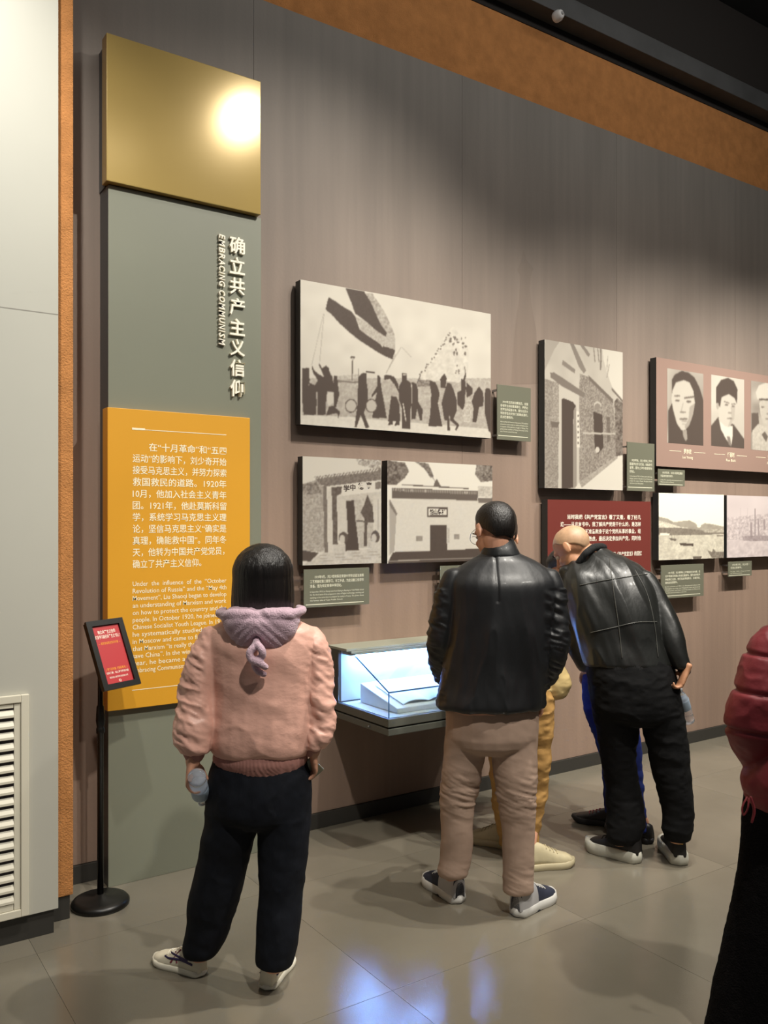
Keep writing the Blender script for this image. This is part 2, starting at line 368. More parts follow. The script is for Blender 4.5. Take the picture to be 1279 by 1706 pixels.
# louvred vent grille
m_cream = mat('cream_metal', (226, 220, 200), .4)
g = empty('vent_grille', (.5, -.452, .1), 'cream metal louvred vent grille low on the light grey wall', 'vent')
X0, X1, Z0, Z1 = .10, .746, .107, .979
box('backing', X0+.02, X1-.02, -.4518, -.4508, Z0+.02, Z1-.02, mat('vent_dark', (70, 62, 66), .7), g)
fw = .030; Yf = -.468
for nm, a in (('frame_side', (X0, X0+fw, Z0, Z1)), ('frame_side', (X1-fw, X1, Z0, Z1)), ('frame_top', (X0+fw, X1-fw, Z1-fw, Z1)), ('frame_bottom', (X0+fw, X1-fw, Z0, Z0+fw))):
    box(nm, a[0], a[1], Yf, -.452, a[2], a[3], m_cream, g, bev=.003)
iw = .026
for nm, a in (('inner_frame', (X0+fw, X0+fw+iw, Z0+fw, Z1-fw)), ('inner_frame', (X1-fw-iw, X1-fw, Z0+fw, Z1-fw)), ('inner_frame', (X0+fw+iw, X1-fw-iw, Z1-fw-.02, Z1-fw)), ('inner_frame', (X0+fw+iw, X1-fw-iw, Z0+fw, Z0+fw+.03))):
    box(nm, a[0]+.001, a[1]-.001, Yf+.006, -.453, a[2]+.001, a[3]-.001, m_cream, g, bev=.002)
zz = np.linspace(Z0+fw+.045, Z1-fw-.04, 18)
for z in zz:
    prism('slat', [(-.466, z-.015), (-.464, z-.016), (-.453, z+.012), (-.455, z+.0125), (-.466, z-.006)], 'x', X0+fw+iw, X1-fw-iw, m_cream, g)

# ------------------------------------------------------------------ tall information panel
m_gold = mat('gold_satin', (166, 142, 84), .18, metal=.1, noise=(2, .05, (1, 1, 1)), spec=.22)
m_pgrey = mat('panel_grey', (122, 124, 108), .5, noise=(2, .03, (1, 1, 1)))
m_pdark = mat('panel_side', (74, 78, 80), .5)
m_yel = mat('yellow_board', (214, 154, 38), .5, noise=(1.5, .04, (1, 1, 1)))
m_white = mat('white_letter', (250, 244, 226), .5)
m_prt = mat('pale_print', (246, 238, 206), .6)
ip = empty('information_panel', (1.53, -.02, 0), 'tall grey and yellow text panel with a gold block on top', 'panel')
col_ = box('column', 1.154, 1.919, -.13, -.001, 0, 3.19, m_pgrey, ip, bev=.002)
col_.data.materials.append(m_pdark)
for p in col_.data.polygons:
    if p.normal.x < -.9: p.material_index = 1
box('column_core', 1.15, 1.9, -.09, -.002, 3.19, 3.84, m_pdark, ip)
gb = box('gold_block', 1.137, 1.901, -.162, -.092, 3.195, 3.86, m_gold, ip, bev=.003)
yb = box('text_board', 1.142, 1.842, -.162, -.085, .806, 2.176, m_yel, ip, bev=.002)
Yt = -.1628
def px_line(s, u0, u1, v0l, v0r, h):
    """text line whose left end has its mid height at v0l and right end at v0r"""
    xa, za = W(u0, v0l, Yt); xb, zb = W(u1, v0r, Yt); z = (za+zb)/2
    return (s, xa, xb, z+h/2, z-h/2)
CN = ["在“十月革命”和“五四", "运动”的影响下，刘少奇开始", "接受马克思主义，并努力探索", "救国救民的道路。1920年", "10月，他加入社会主义青年", "团。1921年，他赴莫斯科留", "学，系统学习马克思主义理", "论，坚信马克思主义“确实是", "真理，确能救中国”。同年冬", "天，他转为中国共产党党员，", "确立了共产主义信仰。"]
zc = [W(300, v, Yt)[1] for v in (747.5, 766.5, 786, 805, 823.5, 842, 861, 880, 899, 918.5, 938)]
xl, xr = W(221, 800, Yt)[0], W(377, 800, Yt)[0]; it = []
zc = np.linspace(zc[0], zc[-1], 11)
for i, s in enumerate(CN):
    a = xl; b = xr
    if i == 0: a = xl+(xr-xl)*.165
    if i == 9: b = xr-.01
    if i == 10: b = xl+(xr-xl)*.72
    it.append((s, a, b, zc[i]+.0205, zc[i]-.0205))
text_lines('chinese_text', it, Yt, m_prt, yb, .008)
EN = ["Under  the  influence  of  the  “October", "Revolution of Russia” and the “May 4th", "Movement”, Liu Shaoqi began to develop", "an understanding of Marxism and work", "on how to protect the country and the", "people. In October 1920, he joined the", "Chinese Socialist Youth League. In 1921,", "he systematically studied Marxism", "in Moscow and came to firmly believe", "that Marxism “is really the truth and can", "save China”. In the winter of the same", "year, he became a CPC member,", "embracing Communism."]
z0, z1 = W(221, 973, Yt)[1], W(221, 1117.5, Yt)[1]; it = []
for i, s in enumerate(EN):
    z = z0+(z1-z0)*i/12
    it.append((s, xl, xr if i < 12 else xl+(xr-xl)*.55, z+.0145, z-.0165))
text_lines('english_text', it, Yt, m_prt, yb, .004)
xa, za = W(220, 714, Yt); xb = W(377, 722, Yt)[0]
def rule(name, x0, x1, z, h, Y, m, parent): 
    return mesh(name, [(x0, Y, z-h/2), (x1, Y, z-h/2), (x1, Y, z+h/2), (x0, Y, z+h/2)], [[0, 1, 2, 3]], m, parent)
rule('rule', xa, xb, za-.002, .003, Yt, m_prt, yb); rule('rule', xa, xa+.06, za, .009, Yt-.0003, m_prt, yb)
zq = W(221, 1150, Yt)[1]; rule('rule', xa, xb, zq, .003, Yt, m_prt, yb)
def raised(ch, u0, u1, v0, v1, Y, name, turned=False):
    xa, za = W((u0+u1)/2, v0, Y); xb, zb = W((u0+u1)/2, v1, Y); xa = W(u0, (v0+v1)/2, Y)[0]; xb = W(u1, (v0+v1)/2, Y)[0]
    co, Fc = text_mesh(ch, .018, .0 if not turned else .18, .5)
    lo, hi = co.min(0), co.max(0)
    n = (co-lo)/np.maximum(hi-lo, 1e-6)
    if turned: X = xa+n[:, 1]*(xb-xa); Z = za-n[:, 0]*(za-zb)
    else: X = xa+n[:, 0]*(xb-xa); Z = zb+n[:, 1]*(za-zb)
    return mesh(name, np.stack([X, -.1305-.014*(1-n[:, 2]), Z], 1), Fc, m_white, col_)
for i, ch in enumerate('确立共产主义信仰'):
    vc = 409+i*34.0
    raised(ch, 382+i*.2, 407.5, vc-14, vc+14, -.14, 'raised_character')
s = 'EMBRACING COMMUNISM'; wd = {'I': .45, ' ': .45, 'M': 1.2, 'C': 1.02, 'G': 1.08, 'O': 1.08, 'E': .92, 'S': .95}
tot = sum(wd.get(c, 1.) for c in s); v = 390.
for c in s:
    h = (576-390)*wd.get(c, 1.)/tot
    if c != ' ': raised(c, 364.5, 374.5, v+.7, v+h-.9, -.14, 'raised_letter', True)
    v += h

# ------------------------------------------------------------------ picture boxes and caption plates
m_bside = mat('box_side', (46, 47, 46), .5)
m_cap = mat('caption_grey', (108, 108, 92), .5)
m_capt = mat('caption_print', (232, 230, 205), .6)
YP = -.075
def picture(name, u0, v0, u1, v1, label, fn=None, cat='picture', m=None, **kw):
    """box whose front corners (top left, bottom right) are seen at the given pixels"""
    x0, zt = W(u0, v0, YP); x1, _ = W(u1, v0, YP); zb = W(u1, v1, YP)[1]
    p = empty(name, ((x0+x1)/2, -.004, zb), label, cat)
    box('frame_box', x0, x1, YP+.0006, -.020, zb, zt, m_bside, p, bev=.001)
    box('wall_cleat', x0+.08, x1-.08, -.02, -.001, zb+.05, zt-.05, m_base, p)
    if fn: print_grid('print', x0, x1, zb, zt, YP, fn, p, **kw)
    elif m: box('face', x0, x1, YP-.0004, YP+.0005, zb, zt, m, p)
    return p, x0, x1, zb, zt
def caption(u0, v0, u1, v1, label, lines, en, top=.33):
    x0, zt = W(u0, v0, YP); x1, _ = W(u1, v0, YP); zb = W(u0, v1, YP)[1]
    p = empty('caption_plate', ((x0+x1)/2, -.004, zb), label, 'plaque', 'small grey caption plates beside the pictures')
    box('plate', x0, x1, YP, YP+.006, zb, zt, m_cap, p, bev=.001)
    for sx in (x0+.03, x1-.03):
        for sz in (zb+.03, zt-.03): box('standoff', sx-.006, sx+.006, YP+.006, -.0012, sz-.006, sz+.006, mat('steel', (150, 150, 150), .3, metal=.8), p)
    H = zt-zb; Wd = x1-x0; mx = Wd*.09; Y = YP-.0008
    n1, n2_ = len(lines), len(en); zt1 = zt-H*top; area = zt1-(zb+H*.12)
    lh = area/(n1*1.25+n2_*.8+.6); z = zt1; it = []; it2 = []
    for i, s in enumerate(lines):
        a = x0+mx+(Wd*.07 if i == 0 else 0); last = i == n1-1
        b = x1-mx if not last else a+(x1-mx-a)*min(1, len(s)/max(len(lines[0]), 1)); it.append((s, a, b, z, z-lh*.95)); z -= lh*1.25
    z -= lh*.5
    for i, s in enumerate(en):
        b = x1-mx if i < n2_-1 else x0+mx+(Wd-2*mx)*.6; it2.append((s, x0+mx, b, z, z-lh*.62)); z -= lh*.8
    text_lines('chinese_text', it, Y, m_capt, p, .006); text_lines('english_text', it2, Y, m_capt, p, .0)
    rule('rule', x0+mx*.3, x1-mx, zb+H*.075, .004, Y, m_capt, p)
    return p

def A1(U, Vv):
    P = Paint(U, Vv, (480, 450), .16997, .86)
    P.T += .06*(n2(P.u, P.v, .05, 3)-.5)
    P.p([(130, 1060), (2100, 1060), (2100, 1700), (130, 1500)], .66, .14, .25, 5)
    P.p([(130, 1420), (600, 1440), (1000, 1475), (2000, 1560), (2100, 1800), (130, 1700)], .86, .05, .2, 6)
    P.p([(440, 1075), (700, 1095), (700, 1110), (440, 1095)], .35).p([(450, 1040), (700, 1020), (700, 1060), (450, 1075)], .7, .2, .5, 3)
    P.p([(560, 175), (745, 210), (800, 300), (860, 430), (905, 530), (965, 610), (958, 655), (860, 590), (760, 500), (655, 425), (620, 320)], .12, .03)
    P.p([(395, 265), (470, 310), (540, 360), (620, 405), (655, 450), (700, 580), (760, 630), (850, 690), (905, 730), (925, 755), (940, 735), (1000, 750), (1048, 790), (1020, 875), (940, 840), (870, 800), (700, 690), (600, 610), (500, 520), (430, 440), (365, 385)], .12, .03)
    P.p([(660, 455), (720, 600), (850, 685), (930, 745), (1050, 780), (1045, 640), (965, 610), (958, 655), (860, 590), (760, 500)], .68, .16, .5, 8)
    P.p([(760, 225), (825, 232), (880, 310), (950, 420), (1005, 540), (1045, 640), (965, 610), (905, 530), (860, 430), (805, 310)], .62, .25, .3, 9)
    P.l((350, 430), (305, 930), 6, .62).l((345, 430), (230, 930), 6, .66).l((1048, 830), (960, 1010), 8, .6)
    P.l((630, 880), (626, 1080), 9, .2).e(632, 855, 24, 14, .2).e(632, 870, 14, 10, .7).l((688, 970), (688, 1040), 5, .4)
    dk = .1
    for q in ([(140, 960), (205, 960), (210, 1080), (200, 1130), (270, 1160), (280, 1300), (270, 1420), (150, 1420), (140, 1300)],
              [(230, 930), (260, 990), (300, 1020), (350, 1050), (335, 960), (370, 935), (400, 960), (405, 1000), (430, 1040), (440, 1100), (470, 1120), (480, 1200), (380, 1190), (370, 1300), (370, 1420), (285, 1420), (290, 1200), (200, 1160), (205, 1100), (260, 1130), (290, 1080), (240, 1000)],
              [(305, 915), (352, 1000), (345, 1030), (300, 930)], [(445, 1035), (480, 1040), (485, 1100), (500, 1220), (470, 1340), (450, 1340), (445, 1150)],
              [(400, 1340), (440, 1330), (510, 1390), (490, 1450), (480, 1400), (370, 1425)],
              [(725, 1010), (765, 1010), (760, 1060), (780, 1180), (780, 1290), (740, 1400), (795, 1540), (760, 1550), (710, 1420), (670, 1540), (650, 1540), (680, 1300), (690, 1160), (685, 1050)],
              [(870, 1030), (900, 1040), (910, 1140), (940, 1300), (965, 1450), (820, 1450), (850, 1300), (870, 1190), (820, 1250), (815, 1230), (870, 1140)],
              [(760, 985), (850, 995), (850, 1010), (765, 1005)]): P.p(q, dk)
    P.p([(385, 1200), (440, 1200), (450, 1300), (400, 1330), (380, 1300)], .8)
    for cx in (615, 815):
        P.e(cx, 1330, 60, 68, .15).e(cx, 1330, 50, 58, .7)
    P.p([(685, 1050), (765, 1010), (780, 1290), (680, 1290)], dk)
    Q = Paint(U, Vv, (640, 500), .15637, 0); Q.T = P.T
    Q.p([(370, 870), (620, 420), (730, 280), (800, 360), (900, 540), (890, 760), (800, 880), (600, 860)], .84, .1, .15, 2)
    rs = random.Random(4)
    for i in range(26):
        t = i/25; Q.e(385+t*320+rs.uniform(-12, 12), 800-t*450+rs.uniform(-12, 12), 9, 7, .3)
    for i in range(22):
        Q.e(rs.uniform(700, 880), rs.uniform(380, 580), rs.uniform(5, 14), rs.uniform(6, 22), .3)
    for i in range(8): Q.e(rs.uniform(750, 800), rs.uniform(690, 790), 9, 9, .4)
    Q.l((385, 800), (345, 900), 8, .2).l((185, 500), (290, 610), 5, .6).l((180, 500), (40, 740), 6, .6)
    Q.p([(370, 850), (500, 850), (500, 920), (350, 920)], .4, .3, .4, 3)
    for q in ([(75, 1020), (130, 1030), (160, 1110), (170, 1290), (40, 1290), (60, 1120)], [(60, 1280), (90, 1280), (90, 1330), (40, 1330)], [(130, 1280), (160, 1280), (160, 1335), (110, 1335)],
              [(0, 800), (50, 795), (110, 820), (150, 900), (155, 990), (110, 900), (60, 840), (0, 850)],
              [(190, 780), (240, 780), (240, 850), (280, 880), (300, 960), (295, 1100), (280, 1160), (275, 1370), (185, 1370), (190, 1160), (155, 1060), (155, 920), (190, 860)],
              [(290, 870), (340, 890), (360, 960), (360, 1080), (410, 1170), (400, 1280), (380, 1280), (350, 1160), (330, 1270), (290, 1270), (290, 1120)],
              [(480, 860), (540, 870), (570, 930), (590, 1000), (570, 1100), (590, 1200), (620, 1350), (470, 1340), (490, 1200), (500, 1000)],
              [(595, 840), (640, 780), (665, 830), (650, 940), (600, 930)],
              [(670, 880), (710, 890), (740, 960), (770, 1060), (770, 1180), (730, 1280), (690, 1230), (700, 1390), (670, 1390), (670, 1280), (640, 1280), (610, 1100), (640, 980)],
              [(700, 1230), (800, 1330), (765, 1395), (755, 1380), (770, 1340), (700, 1280)],
              [(820, 840), (860, 850), (870, 940), (860, 1020), (860, 1090), (840, 1180), (780, 1110), (780, 980), (820, 960)], [(855, 700), (872, 800), (855, 870), (835, 860), (858, 790)],
              [(880, 880), (900, 900), (940, 940), (940, 1000), (880, 1040), (870, 950)],
              [(960, 990), (1010, 920), (1050, 980), (1060, 1060), (1050, 1130), (1010, 1140), (980, 1300), (940, 1300), (950, 1150), (930, 1080)],
              [(1080, 940), (1120, 940), (1150, 1000), (1150, 1440), (1110, 1390), (1070, 1200), (1070, 1000)]): Q.p(q, dk)
    Q.p([(195, 1100), (205, 1100), (235, 1290), (225, 1290)], .85).e(215, 795, 24, 6, .7).l((290, 900), (295, 1100), 8, .75)
    Q.p([(830, 1180), (870, 1100), (930, 1050), (930, 1300), (850, 1300)], .72, .25, .5, 3)
    return Q.T
def A2(U, Vv):
    P = Paint(U, Vv, (480, 740), .1758, .84)
    P.p([(640, 130), (880, 140), (880, 260), (760, 220), (660, 190)], .6, .5, .45, 4)
    P.p([(130, 380), (270, 340), (330, 400), (340, 1020), (130, 1010)], .58, .25, .5, 5).p([(130, 380), (270, 360), (320, 470), (140, 480)], .4, .35, .4, 6)
    P.p([(240, 310), (880, 225), (880, 350), (380, 410), (300, 380)], .32, .2, .5, 7)
    for i in range(22): P.l((245+i*28, 330-i*3.7), (262+i*28, 312-i*3.7), 9, .9)
    P.p([(330, 400), (365, 400), (375, 1025), (342, 1025)], .3, .1).p([(365, 410), (410, 420), (420, 1025), (382, 1025)], .8, .08)
    P.p([(360, 400), (880, 338), (880, 368), (370, 420)], .86)
    P.p([(410, 410), (510, 400), (500, 470), (460, 490), (470, 950), (425, 950)], .2, .15, .3, 2)
    P.p([(470, 490), (880, 450), (880, 540), (460, 560)], .74, .08).p([(508, 398), (815, 362), (822, 450), (518, 490)], .86).p([(822, 360), (880, 355), (880, 420), (822, 430)], .35, .2)
    P.p([(465, 520), (555, 530), (567, 870), (480, 880)], .78, .06).p([(620, 530), (805, 505), (805, 985), (660, 985), (640, 800)], .7, .18, .4, 3)
    P.p([(548, 540), (622, 530), (635, 700), (655, 860), (672, 1018), (540, 1020), (535, 900), (565, 850)], .08)
    P.p([(750, 480), (800, 590), (812, 740), (750, 740), (745, 970), (718, 970), (720, 700), (685, 650), (720, 570)], .16, .1).l((650, 725), (740, 735), 14, .2)
    P.p([(805, 500), (880, 495), (880, 940), (822, 860)], .8, .06).l((850, 520), (855, 860), 5, .5)
    P.e(522, 885, 46, 52, .15).e(512, 900, 26, 40, .75).e(825, 880, 40, 62, .15).e(812, 890, 24, 40, .75)
    P.p([(425, 955), (540, 950), (540, 1020), (425, 1020)], .75, .1).p([(785, 930), (880, 925), (880, 1000), (790, 1005)], .78, .08)
    P.p([(130, 1150), (340, 1025), (880, 990), (880, 1180), (130, 1180)], .76, .12, .25, 8).p([(130, 1005), (290, 1030), (210, 1110), (130, 1110)], .12)
    for y in (1055, 1085, 1110): P.l((300, y), (880, y-40), 4, .55)
    return P.T
def A3(U, Vv):
    P = Paint(U, Vv, (480, 740), .28147, .95)
    P.p([(560, 90), (690, 110), (715, 160), (690, 200), (640, 240), (560, 240)], .3, .35, .35, 4).p([(745, 100), (830, 115), (860, 190), (845, 200), (800, 140)], .35, .3, .4, 5)
    P.p([(1115, 115), (1230, 115), (1230, 215), (1140, 225), (1105, 180)], .35, .4, .35, 6).l((850, 190), (880, 235), 4, .4)
    P.p([(590, 330), (1230, 325), (1230, 660), (590, 660)], .86, .03)
    P.p([(600, 330), (640, 420), (628, 632), (600, 655)], .62).p([(600, 325), (645, 410), (640, 425), (598, 360)], .35)
    P.p([(615, 258), (1122, 278), (1120, 334), (615, 318)], .22)
    for i in range(50): P.l((622+i*10, 262+i*.4), (622+i*10, 276+i*.4), 4, .75)
    P.l((615, 322), (1120, 338), 5, .8).l((675, 240), (1065, 263), 6, .2).p([(858, 252), (868, 225), (878, 205), (890, 225), (905, 252)], .25)
    P.p([(1122, 318), (1230, 318), (1230, 352), (1125, 346)], .3).p([(1122, 250), (1230, 250), (1230, 318), (1122, 310)], .75, .2)
    P.p([(822, 372), (945, 374), (945, 431), (822, 431)], .12).p([(830, 382), (937, 384), (937, 421), (830, 421)], .9)
    P.p([(590, 700), (620, 640), (838, 632), (838, 480), (936, 480), (940, 626), (1230, 615), (1230, 710), (590, 730)], .1, .02)
    P.p([(755, 542), (793, 542), (793, 572), (755, 572)], .5, .15, .9).p([(980, 533), (1012, 533), (1012, 562), (980, 562)], .5, .15, .9).p([(940, 495), (953, 495), (953, 582), (940, 582)], .7, .2, .8)
    P.l((590, 692), (1230, 670), 5, .6)
    return P.T
def A4(U, Vv):
    P = Paint(U, Vv, (890, 550), .16409, .74)
    P.T += .08*(n2(P.u, P.v, .08, 3)-.5)
    P.p([(690, 170), (940, 190), (940, 760), (790, 580), (750, 470), (700, 300)], .88)
    for x in (600, 640, 665): P.l((x, 160), (x+15, 320), 10, .45)
    P.l((675, 200), (672, 400), 14, .4).l((745, 260), (735, 400), 6, .55).l((760, 350), (735, 480), 8, .55)
    P.p([(100, 420), (110, 80), (260, 110), (200, 200)], .62)
    P.p([(355, 120), (400, 140), (525, 410), (500, 440), (450, 370)], .42).p([(455, 140), (500, 155), (565, 245), (548, 275)], .42)
    P.p([(285, 300), (415, 400), (408, 440), (282, 352)], .42)
    P.p([(95, 490), (250, 540), (250, 930), (240, 1620), (95, 1620)], .5, .25, .6, 5)
    P.p([(250, 560), (450, 660), (450, 1620), (243, 1620)], .78)
    P.p([(460, 440), (560, 480), (800, 720), (835, 1275), (455, 1545), (455, 660)], .48, .3, .6, 6)
    P.p([(185, 525), (250, 545), (250, 930), (190, 930)], .55, .3, .9, 7)
    P.p([(160, 430), (200, 430), (280, 480), (515, 640), (505, 690), (280, 570), (165, 480)], .36).p([(165, 925), (255, 935), (235, 990), (175, 990)], .28)
    P.p([(278, 700), (300, 692), (390, 730), (422, 770), (395, 820), (390, 1600), (278, 1620)], .1).p([(395, 820), (425, 780), (430, 1600), (392, 1600)], .5)
    P.p([(425, 820), (455, 830), (462, 1192), (430, 1192)], .92)
    for i in range(6): P.e(443, 870+i*55, 7, 12, .25)
    P.p([(545, 455), (800, 705), (795, 745), (560, 510)], .3).p([(785, 585), (905, 720), (905, 745), (785, 610)], .3)
    P.p([(598, 825), (690, 860), (700, 1190), (650, 1255), (612, 1215)], .1).e(640, 1215, 22, 30, .8).e(640, 760, 38, 34, .75).e(640, 775, 30, 30, .45)
    P.p([(730, 880), (765, 880), (772, 1120), (740, 1150)], .3, .1).p([(490, 1035), (822, 1045), (822, 1062), (490, 1055)], .72)
    P.p([(810, 730), (840, 690), (920, 760), (920, 1260), (830, 1285)], .3, .3, .3, 3)
    P.p([(455, 1545), (840, 1280), (940, 1260), (940, 1640), (380, 1640)], .9).p([(455, 1545), (840, 1275), (845, 1300), (480, 1600)], .6, .15, .4)
    return P.T
def face1(U, Vv):
    P = Paint(U, Vv, (1070, 580), .16341, .72); P.T = .5+.3*n2(P.u, P.v, .03, 2)
    P.p([(262, 1000), (262, 640), (300, 560), (300, 320), (330, 270), (400, 232), (470, 250), (530, 300), (580, 400), (640, 600), (640, 1010)], .12)
    P.p([(305, 430), (340, 350), (420, 325), (480, 350), (520, 440), (535, 560), (515, 680), (480, 780), (440, 835), (400, 840), (350, 770), (310, 620), (295, 520)], .78)
    P.p([(480, 600), (535, 560), (515, 680), (480, 780), (440, 835), (430, 800), (470, 720)], .58)
    P.l((330, 488), (375, 486), 14, .25).l((432, 508), (520, 496), 16, .25).e(357, 535, 24, 10, .25).e(472, 545, 26, 11, .25)
    P.l((415, 560), (395, 640), 10, .62).e(412, 652, 34, 9, .4).e(418, 722, 46, 9, .3).e(425, 745, 30, 8, .55).e(425, 775, 26, 7, .6)
    P.p([(408, 842), (450, 835), (458, 925), (440, 950), (415, 900)], .55)
    return P.T
def face2(U, Vv):
    P = Paint(U, Vv, (1070, 580), .16341, .8); P.T = .72+.15*n2(P.u, P.v, .03, 4)
    P.p([(700, 790), (770, 705), (930, 780), (1060, 960), (1060, 1040), (700, 1020)], .15)
    P.p([(775, 715), (850, 800), (920, 790), (918, 900), (905, 1005), (850, 925), (800, 830)], .9).p([(858, 900), (892, 905), (908, 1005), (880, 985)], .4)
    P.p([(790, 560), (810, 490), (880, 465), (950, 520), (945, 640), (920, 760), (880, 808), (840, 795), (780, 740), (775, 640)], .78)
    P.p([(900, 600), (945, 600), (935, 720), (890, 800), (870, 800), (905, 700)], .66)
    P.p([(752, 560), (750, 400), (800, 325), (870, 303), (930, 335), (968, 420), (962, 570), (940, 510), (880, 468), (805, 500), (790, 600)], .12).e(765, 590, 14, 34, .62)
    P.l((835, 545), (880, 560), 10, .3).l((910, 570), (945, 570), 10, .3).e(857, 578, 18, 9, .3).e(925, 592, 16, 9, .35).e(890, 660, 20, 10, .5).e(888, 718, 30, 8, .4)
    return P.T
def face3(U, Vv):
    P = Paint(U, Vv, (1070, 580), .16341, .5); P.T = .45+.3*n2(P.u, P.v, .05, 7)
    P.p([(1110, 660), (1180, 660), (1190, 800), (1110, 860)], .2)
    P.p([(1120, 840), (1180, 770), (1240, 800), (1500, 850), (1500, 1060), (1120, 1060)], .74, .12, .4, 3)
    P.p([(1190, 560), (1210, 530), (1400, 540), (1400, 780), (1230, 770), (1200, 660)], .74, .05)
    P.p([(1155, 450), (1185, 380), (1260, 350), (1400, 360), (1420, 510), (1200, 530), (1170, 520)], .82).l((1195, 522), (1400, 530), 18, .2)
    P.e(1225, 600, 18, 8, .3).e(1340, 605, 18, 8, .3).e(1280, 670, 20, 9, .5).e(1280, 720, 30, 8, .45).p([(1215, 880), (1245, 850), (1279, 900), (1260, 960)], .25)
    return P.T
def A6(U, Vv):
    P = Paint(U, Vv, (1080, 800), .15559, .98)
    P.p([(100, 390), (200, 410), (270, 450), (340, 440), (440, 430), (500, 460), (535, 495), (600, 460), (680, 470), (840, 505), (840, 560), (100, 560)], .55, .08, .1, 3)
    P.p([(100, 430), (200, 455), (340, 500), (450, 515), (100, 520)], .8, .25, .5, 4).e(540, 490, 22, 18, .95)
    P.p([(100, 510), (350, 510), (600, 540), (840, 530), (840, 580), (450, 590), (100, 585)], .36, .12, .3, 5).p([(570, 530), (840, 520), (840, 560), (600, 560)], .6, .3, .5, 6)
    P.p([(100, 585), (450, 590), (840, 575), (840, 880), (100, 880)], .74, .14, .22, 7)
    P.p([(125, 563), (230, 570), (220, 592), (125, 588)], .95).p([(328, 672), (482, 680), (480, 706), (345, 700)], .12).p([(218, 618), (302, 630), (290, 650), (235, 642)], .25)
    P.l((245, 520), (250, 620), 5, .4).l((275, 530), (278, 630), 5, .4)
    P.p([(630, 750), (660, 800), (680, 835), (840, 835), (840, 765), (720, 765), (690, 730), (680, 770)], .35, .2, .6, 8).p([(470, 815), (572, 815), (560, 845), (480, 845)], .25, .1)
    P.p([(730, 590), (800, 590), (800, 600), (735, 600)], .3).p([(590, 575), (640, 572), (635, 586), (600, 588)], .35)
    return P.T
def A7(U, Vv):
    P = Paint(U, Vv, (1080, 800), .15559, .74); P.T += .1*(n2(P.u, P.v, .05, 2)-.5)
    P.p([(830, 400), (1600, 330), (1600, 640), (830, 640)], .66, .3, .35, 4)
    P.l((1140, 310), (1140, 590), 12, .3).l((1098, 460), (1100, 600), 22, .38).l((1175, 420), (1180, 600), 14, .4).l((985, 300), (985, 420), 5, .6).l((1060, 300), (1060, 400), 5, .6).l((1240, 430), (1240, 520), 20, .4).l((1380, 330), (1380, 590), 12, .35)
    P.p([(1000, 600), (1300, 590), (1280, 650), (1020, 650)], .4, .2, .4, 3).p([(830, 650), (1600, 650), (1600, 860), (830, 860)], .72, .14, .15, 6)
    return P.T

p1 = picture('photo_panel', 500.4, 465.6, 817.3, 730.3, 'large black and white photo panel of a street march with a huge flag', A1)[0]
p2 = picture('photo_panel', 504, 760, 635, 938, 'photo panel of an old gateway with carved lintel, second row left', A2)[0]
z = .003
xa, za = W(548, 815, YP); text_lines('plaque_writing', [('学', *[W(u, 808, YP)[0] for u in (572, 582)], W(575, 808, YP)[1], W(575, 819, YP)[1]), ('中', *[W(u, 808, YP)[0] for u in (583, 592)], W(587, 806.5, YP)[1], W(587, 818, YP)[1]), ('德', *[W(u, 808, YP)[0] for u in (596, 606)], W(600, 804.5, YP)[1], W(600, 816, YP)[1]), ('育', *[W(u, 808, YP)[0] for u in (610, 619)], W(614, 803, YP)[1], W(614, 814.5, YP)[1])], YP-.0006, mat('print_dark', (70, 58, 52), .6), p2, .03)
p3 = picture('photo_panel', 645, 767, 820, 933.5, 'photo panel of a white walled academy with a dark doorway and plaque', A3)[0]
text_lines('plaque_writing', [('船山學社', W(715.5, 854, YP)[0], W(742, 854, YP)[0], W(728, 848.5, YP)[1], W(728, 857.5, YP)[1])], YP-.0006, MATS['print_dark'], p3, .03)
p4 = picture('photo_panel', 907, 565.3, 1037, 817, 'tall photo panel of a brick street front with a dark arched door', A4)[0]
p5, x0, x1, zb, zt = picture('portrait_panel', 1093, 595, 1325, 790, 'taupe portrait panel with three black and white portraits in a row', None, 'picture', mat('taupe_board', (152, 126, 114), .5))
def portrait(us, vs_, fn):
    xa = W(us[0], 700, YP)[0]; xb = W(us[1], 700, YP)[0]; zt_ = W(us[0], vs_[0], YP)[1]; zb_ = W(us[0], vs_[1], YP)[1]
    print_grid('portrait', xa, xb, zb_, zt_, YP-.0012, fn, p5, blur=3)
portrait((1111, 1171), (613.5, 737.5), face1); portrait((1184.2, 1239), (624, 742.5), face2); portrait((1250.5, 1303), (634, 749), face3)
it = []; it2 = []
for s, e, u in (('罗亦农', 'Luo Yinong', 1145), ('任弼时', 'Ren Bishi', 1217), ('萧劲光', 'Xiao Jinguang', 1284)):
    xc = W(u, 752, YP)[0]; z_ = zb+.118
    it.append((s, xc-.045, xc+.045, z_+.022, z_-.018)); it2.append((e, xc-.06, xc+.06, z_-.028, z_-.055))
    rule('rule', xc-.21, xc-.075, z_, .003, YP-.0012, m_prt, p5); rule('rule', xc+.075, xc+.21, z_, .003, YP-.0012, m_prt, p5)
for q in it: text_lines('chinese_name', [q], YP-.0012, m_prt, p5, .01)
for q in it2: text_lines('english_name', [q], YP-.0012, m_prt, p5, .006)
p6 = picture('photo_panel', 1097, 821, 1205.5, 929.5, 'photo panel of a harbour with hills and small boats', A6, light=(250, 244, 222))[0]
p7 = picture('photo_panel', 1210.5, 825, 1300, 926, 'pale photo panel of ship masts before a city, lower right edge', A7, dark=(110, 96, 98), light=(240, 228, 224))[0]
pr, x0, x1, zb, zt = picture('quotation_board', 912, 832, 1083.5, 953, 'dark red board with white quotation text above the bent visitors', None, 'board', mat('dark_red_board', (112, 50, 43), .5))
